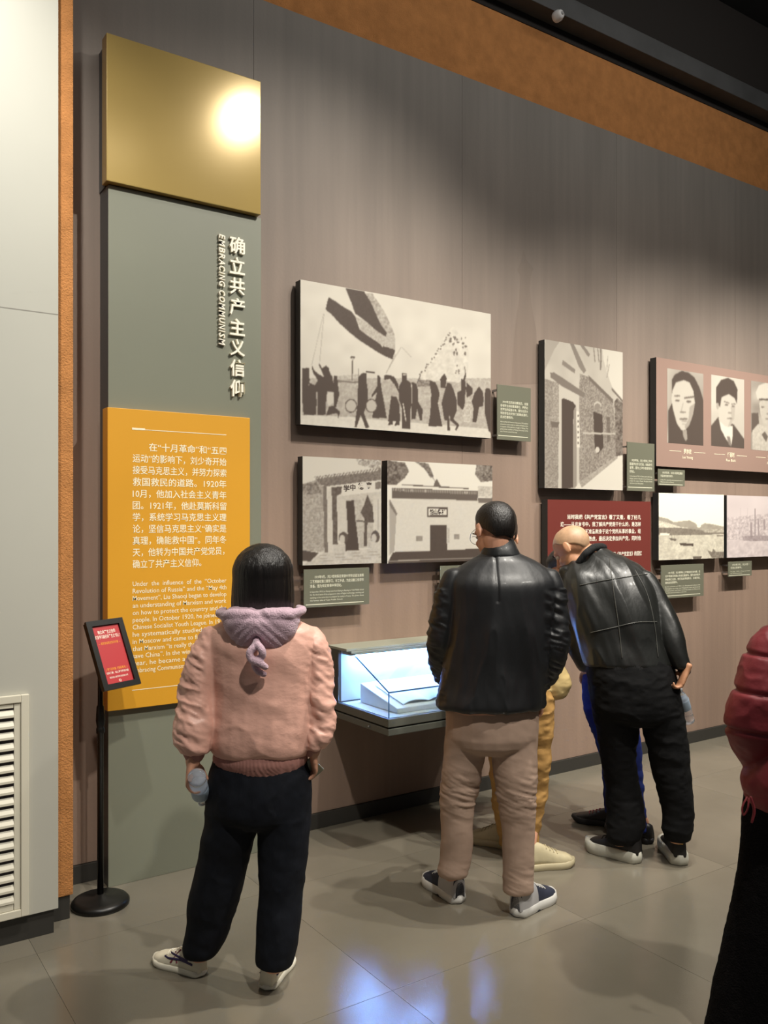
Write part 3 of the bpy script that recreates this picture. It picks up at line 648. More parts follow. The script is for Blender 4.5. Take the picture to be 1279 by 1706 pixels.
RT = ["当时我把《共产党宣言》看了又看，看了好几", "遍——从这本书中，我了解共产党是干什么的，是怎样", "的一个党，我准不准备献身于这个党所从事的事业，经", "过一段时间的深思熟虑，最后决定参加共产党，同时也", "准备献身于党的事业。"]
xa = W(933, 873, YP)[0]; xb = W(1067, 873, YP)[0]; xc = W(944.5, 873, YP)[0]
zl = [W(1000, v, YP)[1] for v in (861.5, 873.3, 885.3, 897.3, 909.5)]
it = [(s, xc if i == 0 else xa, xb if i < 4 else xa+.35, zl[i]+.017, zl[i]-.017) for i, s in enumerate(RT)]
it.append(('——刘少奇关于学习《共产党宣言》的回忆', W(985, 920, YP)[0], xb+.01, W(1040, 918.5, YP)[1], W(1040, 926.5, YP)[1]))
text_lines('quotation_text', it[:-1], YP-.0012, m_white, pr, .012); text_lines('source_text', it[-1:], YP-.0012, m_white, pr, .012)

caption(828, 640, 884, 732, 'grey-green caption plate right of the march photo, left of the tall brick street photo',
        ['1919年五四运动爆发后，全国', '各地学生纷纷罢课游行，声援北', '京学生的爱国斗争。图为北京大', '学的学生在天安门前集会游行，', '反对巴黎和约。'],
        ['After the May 4th Movement broke out in 1919, students', 'across the country went on strike and held parades', 'in support of the patriotic struggle in Beijing. The', 'photo shows students of Peking University on the', 'way to Tiananmen to protest the Paris treaty.'], .28)
caption(506, 949, 615, 1013, 'wide grey caption plate directly under the old gateway photo',
        ['1919年9月，刘少奇到保定育德中学附设留法高等', '工艺预备班第三期学习，半工半读，为赴法勤工俭学作', '准备。图为保定育德中学旧址。'],
        ['In September 1919, Liu Shaoqi went from Beijing to Baoding to Yude Middle School', 'for the third term of the preparatory class of higher technology, working and', 'studying at the same time to prepare for study in France. The photo shows', 'the former site of Yude Middle School.'], .16)
caption(733, 943, 800, 1000, 'grey caption plate under the academy photo, mostly behind the leather jacket',
        ['1920年，刘少奇在长沙船山学社', '参加社会主义青年团。图为长沙', '船山学社旧址。'],
        ['In 1920 Liu Shaoqi joined the Socialist Youth League in', 'Changsha. The photo shows the Chuanshan Academy.'], .2)
caption(1044.5, 736, 1090, 817.5, 'upright grey-green caption plate between the brick street photo and the portraits',
        ['1920年秋，刘少奇到上海外', '国语学社学习俄语，准备赴俄', '留学。图为上海外国语学社', '旧址。'],
        ['In the autumn of 1920, Liu Shaoqi went to the foreign', 'language school in Shanghai to learn Russian and', 'prepare for study in Russia. The photo shows', 'the former site of the school.'], .34)
caption(1096, 781, 1140.5, 808.5, 'small grey-green caption plate just under the left portrait',
        ['1921年5月，与刘少奇同往莫斯', '科留学的部分同学。'], ['In May 1921, some of the schoolmates who went to', 'Moscow with Liu Shaoqi.'], .14)
caption(1101, 942, 1172, 998, 'grey caption plate under the harbour photo, above the bent man’s shoulder',
        ['1921年夏，刘少奇等从上海乘船经日本长崎，抵', '达海参崴后转乘火车前往莫斯科。图为当时的海', '参崴港口全景，他们在此停留数日，办理手续，', '继续前往莫斯科。'],
        ['In the summer of 1921, Liu Shaoqi and others left', 'Shanghai by ship via Nagasaki and arrived at', 'Vladivostok, and then took the train to Moscow.', 'The photo shows the harbour at that time.'], .2)
caption(1213, 936, 1252, 961, 'smallest grey caption plate, under the pale ship masts photo',
        ['1921年7月，刘少奇一', '行抵达莫斯科。'], ['In July 1921, they arrived', 'in Moscow.'], .14)

# ------------------------------------------------------------------ lit display case on the wall
m_case = mat('case_metal', (96, 98, 90), .45, metal=.2)
m_casein = mat('case_lining', (205, 205, 198), .6)
m_glass = mat('clear_glass', (235, 245, 245), .02, trans=1., ior=1.45)
X0, X1 = 2.38, 3.36
dc = empty('display_case', (2.87, -.3, .61), 'wall-mounted glass display case glowing blue-white inside', 'display case')
box('bottom_shelf', X0, X1, -.59, -.001, .61, .643, m_case, dc, bev=.003)
box('shadow_groove', X0+.01, X1-.01, -.58, -.001, .6435, .6505, mat('groove', (16, 16, 16), .8), dc)
box('tray', X0, X1, -.59, -.001, .651, .693, m_case, dc, bev=.003)
box('tray_lining', X0+.012, X1-.012, -.578, -.14, .6935, .697, m_casein, dc)
box('back_frame', X0, X0+.022, -.115, -.001, .694, .975, mat('case_dark_side', (62, 64, 58), .5), dc, bev=.002)
box('back_frame', X1-.022, X1, -.115, -.001, .694, .975, MATS['case_dark_side'], dc, bev=.002)
box('back_panel', X0+.023, X1-.023, -.112, -.001, .698, .965, m_casein, dc)
box('top_cover', X0, X1, -.20, -.001, .976, .990, mat('case_top', (150, 152, 136), .4), dc, bev=.002)
box('light_housing', X0+.03, X1-.03, -.2, -.113, .952, .975, MATS['case_top'], dc)
box('light_strip', X0+.06, X1-.06, -.19, -.155, .9455, .9515, mat('blue_white_led', (255, 255, 255), .5, emit=((.17, .37, 1.0), 120.)), dc)
t = .004
mesh_poly = [(-.2, .975), (-.27, .966), (-.588, .822), (-.588, .698), (-.116, .698), (-.116, .975)]
prism('side_glass', mesh_poly, 'x', X0+.001, X0+.001+t, m_glass, dc); prism('side_glass', mesh_poly, 'x', X1-t-.001, X1-.001, m_glass, dc)
prism('front_glass', [(-.588, .698), (-.588, .822), (-.584, .822), (-.584, .698)], 'x', X0+.0055, X1-.0055, m_glass, dc)
prism('sloping_glass', [(-.588, .8225), (-.27, .9665), (-.205, .9665), (-.205, .9705), (-.27, .9705), (-.588, .8265)], 'x', X0+.0055, X1-.0055, m_glass, dc)
m_edge = mat('glass_edge', (70, 110, 140), .3)
prism('glass_edge', [(-.590, .821), (-.272, .965), (-.272, .970), (-.590, .827)], 'x', X0-.0004, X0+.0008, m_edge, dc)
box('glass_edge', X0-.0004, X0+.0055, -.5905, -.5882, .698, .822, m_edge, dc)
box('glass_edge', X0+.0055, X1, -.5905, -.5885, .8195, .8225, m_edge, dc)
S = Soup(); xx, zz = W(624, 1211, -.45); S.rings([(X0-.001, -.42, .626), (X0-.006, -.42, .626)], [(0, .006, 0)]*2, [(0, 0, .006)]*2, 14); S.build('lock', mat('steel', (150, 150, 150), .3, metal=.8), dc)
st = empty('display_stand', (2.75, -.35, .698), 'white sloping wedge stand inside the lit display case', 'stand')
prism('wedge', [(-.53, .699), (-.19, .699), (-.19, .800), (-.53, .722)], 'x', 2.475, 3.25, mat('stand_white', (226, 226, 222), .6), st, bev=.002)
def paper(xa, xb, label, tint, curl):
    n = 14; V = []; Fc = []
    for k, dz in ((0, .0030), (1, .0075)):
        for i in range(n+1):
            for j in range(n+1):
                s_, t_ = i/n, j/n; x = xa+(xb-xa)*s_; y = -.50+.25*t_
                z = .722+(y+.53)*(.078/.34)+dz+curl*(abs(math.sin(s_*PI*2))*.014*(1-t_)+.004*s_)
                V.append((x, y, z))
    m_ = (n+1)**2; q = lambda k, i, j: k*m_+i*(n+1)+j
    for i in range(n):
        for j in range(n):
            Fc.append([q(0, i, j), q(0, i, j+1), q(0, i+1, j+1), q(0, i+1, j)]); Fc.append([q(1, i, j), q(1, i+1, j), q(1, i+1, j+1), q(1, i, j+1)])
        Fc += [[q(0, i, 0), q(0, i+1, 0), q(1, i+1, 0), q(1, i, 0)], [q(0, i, n), q(1, i, n), q(1, i+1, n), q(0, i+1, n)], [q(0, 0, i), q(1, 0, i), q(1, 0, i+1), q(0, 0, i+1)], [q(0, n, i), q(0, n, i+1), q(1, n, i+1), q(1, n, i)]]
    c = ((xa+xb)/2, -.375, .75)
    o = empty('document', c, label, 'document')
    mesh('pages', V, Fc, mat('paper_'+tint, {'blue': (222, 228, 232), 'pink': (228, 206, 206)}[tint], .7), o, smooth=False)
    return o
paper(2.53, 2.86, 'open pale document with curled lower edge at the left of the lit case', 'blue', 1.)
paper(2.90, 3.2, 'pinkish document beside the pale one in the lit display case', 'pink', .3)

# ------------------------------------------------------------------ sign stand
m_blk = mat('black_metal', (26, 25, 23), .35, metal=.3)
bx, by = 1.075, -.285
ss = empty('sign_stand', (bx, by, 0), 'black floor stand holding a small tilted red notice, beside the grey panel', 'sign stand')
S = Soup(); R_ = .122
prof = [(0, R_*.98), (.006, R_), (.016, R_), (.026, R_*.93), (.033, R_*.78), (.036, .03), (.048, .016)]
S.rings([(bx, by, z_) for z_, r in prof], [(r, 0, 0) for z_, r in prof], [(0, r, 0) for z_, r in prof], 48, round_=False); S.build('base', m_blk, ss)
S = Soup(); prof = [(.045, .0135), (.74, .0135), (.745, .018), (.765, .018), (.77, .015), (.80, .020), (.86, .016), (.865, .0115), (1.07, .0115)]
S.rings([(bx, by, z_) for z_, r in prof], [(r, 0, 0) for z_, r in prof], [(0, r, 0) for z_, r in prof], 20, round_=False); S.build('pole', m_blk, ss)
# frame: local axes
c0, c1, c2, c3 = J(148, 1037, 3.66), J(205, 1029, 3.80), J(229, 1141, 3.70), J(164, 1154, 3.56)
C = (c0+c1+c2+c3)/4; ax = ((c1-c0)+(c2-c3))/2; wX = np.linalg.norm(ax); ax /= wX; up = ((c0-c3)+(c1-c2))/2; up -= ax*(up@ax); wZ = np.linalg.norm(up); up /= wZ; nn = np.cross(ax, up)
if nn@V3 > 0: nn = -nn
sh = np.array([bx, by, 1.12])-C+nn*.05; C = C+np.array([sh[0], sh[1], 0])*0.0
def slab(name, cx, cz, hw, hh, t0, t1, m, parent):
    V = [C+ax*(cx+sx*hw)+up*(cz+sz*hh)+nn*tt for tt in (t0, t1) for sx, sz in ((-1, -1), (1, -1), (1, 1), (-1, 1))]
    return mesh(name, V, [[0, 1, 2, 3], [4, 5, 6, 7], [0, 1, 5, 4], [1, 2, 6, 5], [2, 3, 7, 6], [3, 0, 4, 7]], m, parent)
hw, hh = wX/2, wZ/2; b_ = .024
brd = slab('back_board', 0, 0, hw-.004, hh-.004, -.018, -.002, m_blk, ss)
for cx, cz, a, b in ((-hw+b_/2, 0, b_/2, hh), (hw-b_/2, 0, b_/2, hh), (0, hh-b_/2, hw-b_, b_/2), (0, -hh+b_/2, hw-b_, b_/2)): slab('frame_bar', cx, cz, a, b, -.001, .012, m_blk, ss)
nt_ = slab('notice', 0, 0, hw-b_-.001, hh-b_-.001, 0, .003, mat('red_notice', (176, 48, 52), .35), ss)
def on_notice(name, strs, m):
    Sx = Soup()
    for s, cx, cz, ww, h in strs:
        Sx = Soup()
        co, Fc = text_mesh(s, .006); lo, hi = co.min(0), co.max(0); n = (co-lo)/np.maximum(hi-lo, 1e-6)
        P_ = C[None]+ax[None]*(cx+(n[:, :1]-.5)*ww)+up[None]*(cz+(n[:, 1:2]-.5)*h)+nn[None]*.0036; Sx.add(P_, Fc)
        base = np.array(wloc(nt_)); me = bpy.data.meshes.new(name); me.from_pydata((np.vstack(Sx.V)-base).tolist(), [], Sx.F); me.update(); put(name, me, m, nt_)
on_notice('writing_line', [('确立共产主义信仰', 0, hh*.66, hw*.95, .017), ('终身学习践行共产主义“初心”', 0, hh*.52, hw*1.35, .017), ('扫码了解、线上学习更多内容', 0, -hh*.53, hw*1.2, .010), ('请您扫描二维码并关注纪念馆公众号', 0, -hh*.66, hw*1.0, .008), ('Q', .0, -hh*.78, .012, .012)], m_white)
on_notice('writing_line', [('— 请您参加党史知识问答 —', 0, hh*.33, hw*1.2, .012), ('| 学习问答 扫码有礼 |', 0, -hh*.43, hw*1.15, .014)], mat('notice_yellow', (240, 160, 50), .5))
S = Soup(); S.limb([np.array([bx, by, 1.05]), C-nn*.012-up*.05], [.012, .012]); S.build('bracket', m_blk, ss)
# ------------------------------------------------------------------ people
m_skin = mat('skin', (206, 152, 124), .5, noise=(30, .06, (1, 1, 1)))
m_skin2 = mat('skin_tan', (190, 138, 104), .5, noise=(30, .06, (1, 1, 1)))
m_hair = mat('black_hair', (22, 18, 16), .38, noise=(60, .4, (1, 1, .1)), bump=(260, .35, (1, 1, .06)))
def rid(P, sc, s, sharp=2.):
    n = fbm(P*np.array(sc), s); r = 1-np.abs(2*n-1); return r**sharp
def unit(a): a = np.asarray(a, float); return a/np.linalg.norm(a)
def head(S, c, f, up, k=1.):
    """sculpted head round centre c, facing f"""
    f = unit(f); up = unit(np.asarray(up)-f*(np.asarray(up)@f)); r = np.cross(f, up)
    at = lambda x, y, z: c+(r*x+f*y+up*z)*k
    e = lambda x, y, z, a, b, q: S.ell(at(x, y, z), r*a*k, f*b*k, up*q*k)
    e(0, -.012, .03, .075, .095, .085); e(0, .028, -.04, .058, .060, .074); e(0, .068, -.095, .022, .02, .018)
    e(0, .068, .022, .052, .026, .018); e(0, .083, -.066, .024, .013, .008); e(0, .080, -.079, .02, .013, .007)
    e(-.034, .062, -.03, .02, .02, .018); e(.034, .062, -.03, .02, .02, .018)
    S.limb([at(0, .086, .012), at(0, .104, -.02), at(0, .108, -.033)], [.008*k, .011*k, .014*k]); e(-.013, .094, -.036, .008, .01, .007); e(.013, .094, -.036, .008, .01, .007)
    for s in (-1, 1):
        S.ell(at(s*.079, -.008, -.006), (r*.004*s+f*(-.003))*1.6*k, unit(f+r*s*.35)*-.018*k, up*.032*k)
        S.ell(at(s*.081, -.014, -.004), r*.004*k, f*.012*k, up*.030*k)
    return at, r, f, up
def face_bits(at, r, f, up, k, par):
    for s in (-1, 1):
        E_ = Soup(); E_.ell(at(s*.030, .0745, .004), r*.012*k, f*.012*k, up*.009*k, 12, 8); E_.build('eye', mat('eye_white', (196, 186, 176), .4), par)
        E_ = Soup(); E_.ell(at(s*.030, .0845, .004), r*.005*k, f*.0035*k, up*.005*k, 10, 6); E_.build('iris', mat('iris', (30, 20, 15), .2), par)
        E_ = Soup(); E_.limb([at(s*.016, .095, .022), at(s*.034, .094, .027), at(s*.05, .083, .022)], [.003*k]*3); E_.build('eyebrow', m_hair, par)
    E_ = Soup(); E_.ell(at(0, .0925, -.0725), r*.021*k, f*.005*k, up*.006*k, 14, 8); E_.build('lips', mat('lips', (170, 95, 85), .5), par)
def hair_cap(name, c, f, up, par, front=.07, side=.0, back=-.075, k=1., grow=.012, drop=0., m=None, n=48, full=1., tuck=.42):
    """hair as a closed shell over the skull, ending at a hairline that is high in front and low behind"""
    f = unit(f); up = unit(np.asarray(up)-f*(np.asarray(up)@f)); r = np.cross(f, up); rows_ = 16; V = []
    for layer in (0, 1):
        g = grow if layer == 0 else -.012
        for i in range(rows_+1):
            g = (grow*(1-.95*max(0, (i/rows_-.6)/.4)) if not drop else grow) if layer == 0 else -.012
            for j in range(n):
                th = 2*PI*j/n; cf = math.cos(th)      # 1 = forward
                if cf > .55: zb = front
                elif cf > -.2: t = (cf+.2)/.75; zb = side+(front-side)*max(0, t)**1.6
                else: t = (-cf-.2)/.8; zb = side+(back-side)*t
                t = i/rows_
                A, B, H = .077+g, .097+g, .086+g*1.1
                zt = H; s0 = t
                z = zt*math.cos(min(t, 1)*PI/2*1.0)*1.0
                zmin = zb-.03; ang = t*math.acos(max(-1, min(1, zmin/H))) if zmin > -H*.95 else t*PI*.93
                if drop and zmin < 0:
                    tt = t*1.6
                    if tt <= 1: z = H*math.cos(tt*PI/2); rr = math.sin(tt*PI/2)
                    else: q = (tt-1)/.6; z = zmin*q; rr = 1-.0*q
                    fu = full if layer == 0 else 1
                    V.append(c+k*(r*(A*fu*rr*math.sin(th))+f*(B*fu*rr*cf-.012)+up*(z+.03)))
                else:
                    z = H*math.cos(ang); rr = math.sin(ang) if ang < PI/2 else 1-(1-math.sin(ang))*tuck
                    V.append(c+k*(r*(A*rr*math.sin(th))+f*(B*rr*cf-.012)+up*(z+.03)))
    V = np.array(V); m_ = (rows_+1)*n; Fc = []
    nz = (fbm((V-c)*np.array([60, 60, 12]), 5)-.5)*.006; V[:m_] += ((V-c)/np.linalg.norm(V-c, axis=1)[:, None]*nz[:, None])[:m_]
    for L_ in (0, 1):
        for i in range(rows_):
            for j in range(n): q = [L_*m_+i*n+j, L_*m_+i*n+(j+1) % n, L_*m_+(i+1)*n+(j+1) % n, L_*m_+(i+1)*n+j]; Fc.append(q if L_ == 0 else q[::-1])
    for j in range(n): a = rows_*n+j; b = rows_*n+(j+1) % n; Fc.append([a, b, m_+b, m_+a])
    return mesh(name, V, Fc, m or m_hair, par, smooth=True)
def hand(S, w_, D, side, N, k=1., curl=(.5, .6, .65, .7), thumb=(.5, .5), spread=.07):
    """hand from the wrist w_: D towards the fingers, side towards the thumb, N out of the palm"""
    D = unit(D); side = unit(np.asarray(side)-D*(np.asarray(side)@D)); N = unit(np.cross(D, side)*np.sign(np.cross(D, side)@np.asarray(N)))
    P = lambda a, b, c_: w_+(D*a+side*b+N*c_)*k
    S.rings([P(-.03, 0, 0), P(.0, 0, 0), P(.03, 0, 0), P(.06, .0, 0), P(.085, 0, 0)], [side*x*k for x in (.024, .026, .034, .040, .038)], [N*x*k for x in (.018, .017, .016, .014, .012)], 16)
    for i, (b, L_) in enumerate(((.028, .072), (.0095, .080), (-.0095, .074), (-.028, .058))):
        p = P(.078, b, 0); a = 0; pts = [P(.06, b*.9, 0), p]; c_ = curl[i]; dd = unit(D+side*(b/.028)*spread)
        for q, frac in enumerate((.42, .32, .26)):
            a += c_*(1.0 if q else .9)
            p = p+(dd*math.cos(a)+N*math.sin(a))*L_*frac*k; pts.append(p)
        S.limb(pts, [.0095*k, .0092*k, .0085*k, .0078*k, .0066*k], k=3, n=10)
    t0 = P(.015, .024, .004); t1 = t0+(D*.6+side*.75+N*thumb[0])*.036*k; t2 = t1+unit(D*.85+side*.2+N*thumb[1])*.032*k; t3 = t2+unit(D*.8-side*.15+N*thumb[1]*1.4)*.024*k
    S.limb([t0, t1, t2, t3], [.0135*k, .011*k, .0098*k, .0078*k], k=3, n=10)
def shoe(par, heel, toe, L_=.27, Wd=.1, up_m=None, sole_m=None, h=.085, sole=.028, z0=0., name='shoe', heel_m=None, extra=None, chunky=1.):
    heel = np.asarray(heel, float); d = unit(np.asarray(toe, float)-heel); s = np.array([d[1], -d[0], 0]); heel = heel+Z3*z0
    U_ = empty(name, heel, None); U_.parent = par; U_.location = Vector(tuple(heel))-wloc(par)
    def sec(y, w_, zb, zt, n=16, flat=.5):
        th = np.linspace(0, PI, n); return [heel+d*y*L_+s*(w_*math.copysign(abs(math.cos(t))**.7, math.cos(t)))+Z3*(zb+(zt-zb)*math.sin(t)**.8) for t in th]
    ys = [(.0, .45, .75), (.03, .62, 1.0), (.12, .72, 1.08), (.25, .74, 1.02), (.36, .74, .98), (.45, .78, .88), (.55, .86, .74), (.66, .95, .62), (.78, .98, .54), (.88, .88, .47), (.95, .66, .38), (.99, .36, .24)]
    V = []; n = 16
    for y, a, b in ys: V += sec(y, Wd/2*a*.95, sole*.8, h*b)
    Fc = []
    for i in range(len(ys)-1):
        for j in range(n-1): Fc.append([i*n+j, i*n+j+1, (i+1)*n+j+1, (i+1)*n+j])
        Fc.append([i*n, (i+1)*n, (i+1)*n+n-1, i*n+n-1])
    Fc += [list(range(n)), list(range((len(ys)-1)*n, len(ys)*n))[::-1]]
    mesh('upper', V, Fc, up_m, U_, smooth=True)
    # sole: outline loop
    out = []
    for t in np.linspace(0, 2*PI, 40, endpoint=False):
        y = .5-.515*math.cos(t); k_ = math.sin(t)
        wy = np.interp(y, [-.02, .05, .25, .45, .7, .85, 1.0], [.3, .70, .78, .80, 1.02, .98, .45])
        out.append((y, math.copysign(1, k_)*Wd/2*wy*min(1, abs(k_)*2.2)*1.03*chunky))
    def ring(z, g): return [heel+d*(y*L_+(y-.5)*g*.3)+s*(x*(1+g)) + Z3*(z+(.012*max(0, (y-.82)/.18)**2 if z < .01 else .008*max(0, (y-.8)/.2))) for y, x in out]
    R_ = [ring(0, -.06), ring(.004, 0), ring(sole*.5, .03), ring(sole, 0.), ring(sole+.003, -.1)]; V = [p for q in R_ for p in q]; m_ = len(out); Fc = [list(range(m_))[::-1], list(range(4*m_, 5*m_))]
    for i in range(4):
        for j in range(m_): Fc.append([i*m_+j, i*m_+(j+1) % m_, (i+1)*m_+(j+1) % m_, (i+1)*m_+j])
    mesh('sole', V, Fc, sole_m, U_, smooth=True)
    def surf(y, t, lift=.0015):     # point on the upper: y along the foot 0..1, t angle 0..pi
        a = np.interp(y, [q[0] for q in ys], [q[1] for q in ys]); b = np.interp(y, [q[0] for q in ys], [q[2] for q in ys])
        w_ = Wd/2*a*.95+lift; return heel+d*y*L_+s*(w_*math.copysign(abs(math.cos(t))**.7, math.cos(t)))+Z3*(sole*.8+(h*b+lift-sole*.8)*math.sin(t)**.8)
    if heel_m:
        G = []; Fh = []; yy = np.linspace(0.0, .42, 10); tt = np.linspace(0, PI, 20)
        for y in yy:
            for t in tt: G.append(surf(y, t, .002+.001*(y < .4)))
        for i in range(9):
            for j in range(19): Fh.append([i*20+j, i*20+j+1, (i+1)*20+j+1, (i+1)*20+j])
        Fh.append(list(range(20))); mesh('heel_counter', G, Fh, heel_m, U_, smooth=True)
    for q in range(4):              # laces
        y = .46+q*.065; Q = Soup(); Q.limb([surf(y, PI*.33), surf(y+.02, PI*.5, .004), surf(y, PI*.67)], [.0025]*3, n=8); Q.build('lace', extra or sole_m, U_)
    return U_, surf
def stripes(U_, surf, paths, m, r=.0035, name='stripe'):
    for P_ in paths:
        Q = Soup(); Q.limb([surf(y, t, .001) for y, t in P_], [r*1.3]*len(P_), n=8, flat=.5); Q.build(name, m, U_)
def bottle(name, a, b, label, r=.031):
    a, b = np.asarray(a, float), np.asarray(b, float); d = unit(b-a); L_ = np.linalg.norm(b-a); x = unit(np.cross(d, Z3+.01*R3)); y = np.cross(d, x)
    o = empty(name, (a+b)/2, label, 'bottle')
    pr = [(0, .4), (0.004, .8), (.02, 1), (.10, 1), (.12, .93), (.14, 1), (.42, 1), (.44, .95), (.46, 1), (.64, 1), (.72, .9), (.82, .62), (.88, .42), (.91, .4), (.915, .46), (.925, .46), (.93, .4), (.935, .38)]
    S = Soup(); S.rings([a+d*t*L_ for t, q in pr], [x*q*r for t, q in pr], [y*q*r for t, q in pr], 28, round_=False)
    S.build('shell', mat('clear_plastic', (236, 238, 244), .06, trans=.8, ior=1.2, spec=.9), o)
    S = Soup(); S.rings([a+d*t*L_ for t in (.40, .41, .66, .67)], [x*q*r for q in (1.0, 1.02, 1.02, 1.)], [y*q*r for q in (1.0, 1.02, 1.02, 1.)], 28, round_=False); S.build('paper_band', mat('bottle_label', (168, 186, 204), .5), o)
    S = Soup(); S.rings([a+d*t*L_ for t in (.94, .945, .99, 1.)], [x*q*r for q in (.44, .48, .48, .42)], [y*q*r for q in (.44, .48, .48, .42)], 20, round_=False); S.build('cap', mat('bottle_cap', (225, 228, 232), .4), o)
    return o
def ankle(S, top, heel, toe, L_=.27, r=.04):
    heel = np.asarray(heel); d = unit(np.asarray(toe)-heel)
    S.limb([top, heel+d*L_*.2+Z3*.10, heel+d*L_*.24+Z3*.062, heel+d*L_*.5+Z3*.045], [r, r*.8, r*.72, r*.6], k=3)
def ribbing(S, par, name, m, vox=.005): S.build(name, m, par, vox, 2, lambda co: .0008*np.sin(np.arctan2(co[:, 1]-co[:, 1].mean(), co[:, 0]-co[:, 0].mean())*150))

# ---- woman in the pink bomber jacket
m_pink = mat('pink_nylon', (234, 182, 164), .42, noise=(3, .05, (1, 1, 1)), bump=(16, .4, (1, 1, 1.5)), spec=.45)
m_rib = mat('pink_rib', (172, 122, 112), .8)
m_lilac = mat('lilac_fleece', (208, 178, 192), .85, noise=(40, .06, (1, 1, 1)), bump=(180, .5, (1, 1, 1)), sheen=.4)
m_navy = mat('navy_trousers', (16, 19, 27), .8, noise=(30, .2, (1, 1, 1)), bump=(40, .2, (1, 1, .4)), spec=.25)
d0 = 3.06; base = J(412, 1640, 3.06)*np.array([1, 1, 0])
pw = empty('person', base, 'woman with a black bob in a pink hooded bomber jacket holding a bottle, back turned', 'person')
tor = [(1024, 402, 470, 3.06, .7), (1036, 372, 502, 3.06, .55), (1050, 352, 522, 3.06, .55), (1075, 346, 528, 3.06, .62), (1110, 352, 526, 3.06, .66), (1150, 354, 526, 3.06, .66), (1195, 352, 526, 3.06, .68), (1228, 350, 523, 3.06, .7), (1246, 352, 519, 3.06, .68), (1254, 358, 512, 3.06, .66)]
aL = [(1054, 338, 372, 3.06), (1070, 327, 374, 3.05), (1095, 316, 372, 3.05), (1130, 304, 366, 3.05), (1165, 299, 362, 3.04), (1205, 294, 360, 3.02), (1235, 294, 354, 3.01), (1252, 300, 348, 3.0)]
aR = [(1052, 498, 528, 3.07), (1068, 500, 541, 3.06), (1090, 503, 548, 3.06), (1125, 508, 552, 3.05), (1160, 511, 555, 3.04), (1195, 512, 556, 3.04), (1225, 508, 551, 3.03), (1246, 505, 540, 3.03)]
hips = [(1258, 356, 512, 3.07, .62), (1285, 351, 516, 3.07, .66), (1320, 346, 519, 3.07, .68), (1345, 345, 519, 3.07, .66)]
lL = [(1285, 350, 440, 3.07, .95), (1325, 345, 434, 3.07, .95), (1370, 341, 430, 3.08, .95), (1400, 335, 422, 3.08, .9), (1430, 332, 414, 3.09, .9), (1460, 323, 407, 3.10, .9), (1500, 314, 397, 3.11, .9), (1540, 310, 384, 3.12, .9), (1575, 306, 371, 3.13, .95), (1590, 308, 362, 3.13, .98)]
lR = [(1285, 424, 517, 3.07, .95), (1325, 429, 519, 3.07, .95), (1370, 430, 518, 3.06, .95), (1420, 431, 512, 3.05, .9), (1480, 432, 505, 3.04, .9), (1520, 430, 502, 3.03, .9), (1560, 428, 497, 3.02, .95), (1600, 427, 488, 3.01, 1.), (1608, 429, 485, 3.01, 1.)]
WL = (FL(339, 1626), FL(262, 1600)); WR = (FL(443, 1651), FL(474, 1604)); hc = J(438, 962, 3.07); hf = unit(V3-.12*Z3-.1*R3)
S = Soup(); at, r_, f_, u_ = head(S, hc, hf, Z3, .98); S.limb([J(437, 1000, 3.09), J(436, 1045, 3.07)], [.052, .058])
S.rows(tor, scale=.82); S.rows(aL, .9, .62); S.rows(aR, .9, .62); S.rows(hips, scale=.86); S.rows(lL, scale=.72); S.rows(lR, scale=.72)
S.limb([J(323, 1230, 3.01), J(321, 1272, 2.995)], [.030, .025]); S.limb([J(528, 1215, 3.04), J(521, 1254, 3.03)], [.030, .025])
ankle(S, J(334, 1560, 3.12), *WL, .235); ankle(S, J(456, 1570, 3.02), *WR, .235)
wl_ = J(319, 1270, 2.99); hand(S, wl_, -Z3-.12*R3+.1*V3, V3, R3, .93, curl=(.55, .6, .65, .75), thumb=(.6, .5))
wr_ = J(521, 1252, 3.03); hand(S, wr_, -Z3+.05*R3+.5*V3, V3-.2*R3, -R3, .9, curl=(.45, .5, .55, .6), thumb=(.5, .4))
S.build('body', m_skin, pw, .0048, 2); face_bits(at, r_, f_, u_, .98, pw)
# bob hair
S = Soup(); L = R3
rows_h = [(909, 412, 460, 3.06), (914, 404, 468, 3.06), (923, 396, 475, 3.06), (940, 390, 483, 3.06), (965, 388, 488, 3.06), (990, 386.5, 489.5, 3.065), (1008, 386, 489, 3.07), (1017, 388, 487, 3.07)]
Q = Soup(); Q.rows(rows_h[4:], .98, k=3, n=40, tail=False); Q.ell(J(437.8, 954, 3.06), R3*.1075, V3*.106, Z3*.1045, 40, 24)
hr = Q.build('hair', m_hair, pw, .0055, 3, lambda co: .0035*(rid(co-hc, (55, 55, 3), 3)-.5))
# open the hair in front for the face
bm = bmesh.new(); bm.from_mesh(hr.data); off = np.array(wloc(hr)); kill = []
for v in bm.verts:
    p = np.array(v.co)+off-hc
    if p@f_ > .045 and p@u_ < .055 and abs(p@r_) < .068: kill.append(v)
bmesh.ops.delete(bm, geom=kill, context='VERTS'); bm.to_mesh(hr.data); bm.free()
S = Soup(); S.rows(tor, tail=False); S.rows(aL, .95, tail=False); S.rows(aR, .95, tail=False)
el = J(325, 1185, 3.03); er = J(534, 1180, 3.03)
def dw(co):
    u = (co-base)@R3; z = co[:, 2]
    arm = np.clip((np.abs(u-.045)-.165)/.03, 0, 1)
    d_ = .021*(rid(co+np.stack([z*.25, z*.25, u*.5], 1), (11, 11, 21), 11, 1.3)-.42)*arm + .009*(rid(co+np.stack([z*.8, z*.8, u*.4], 1), (4, 4, 7), 15, 1.6)-.4)*(1-arm)
    low = np.clip((1.05-z)/.12, 0, 1)*(1-arm); d_ += low*.010*(fbm(co*np.array([13, 13, 7]), 21)-.5)
    return d_
jk = S.build('jacket', m_pink, pw, .005, 4, dw)
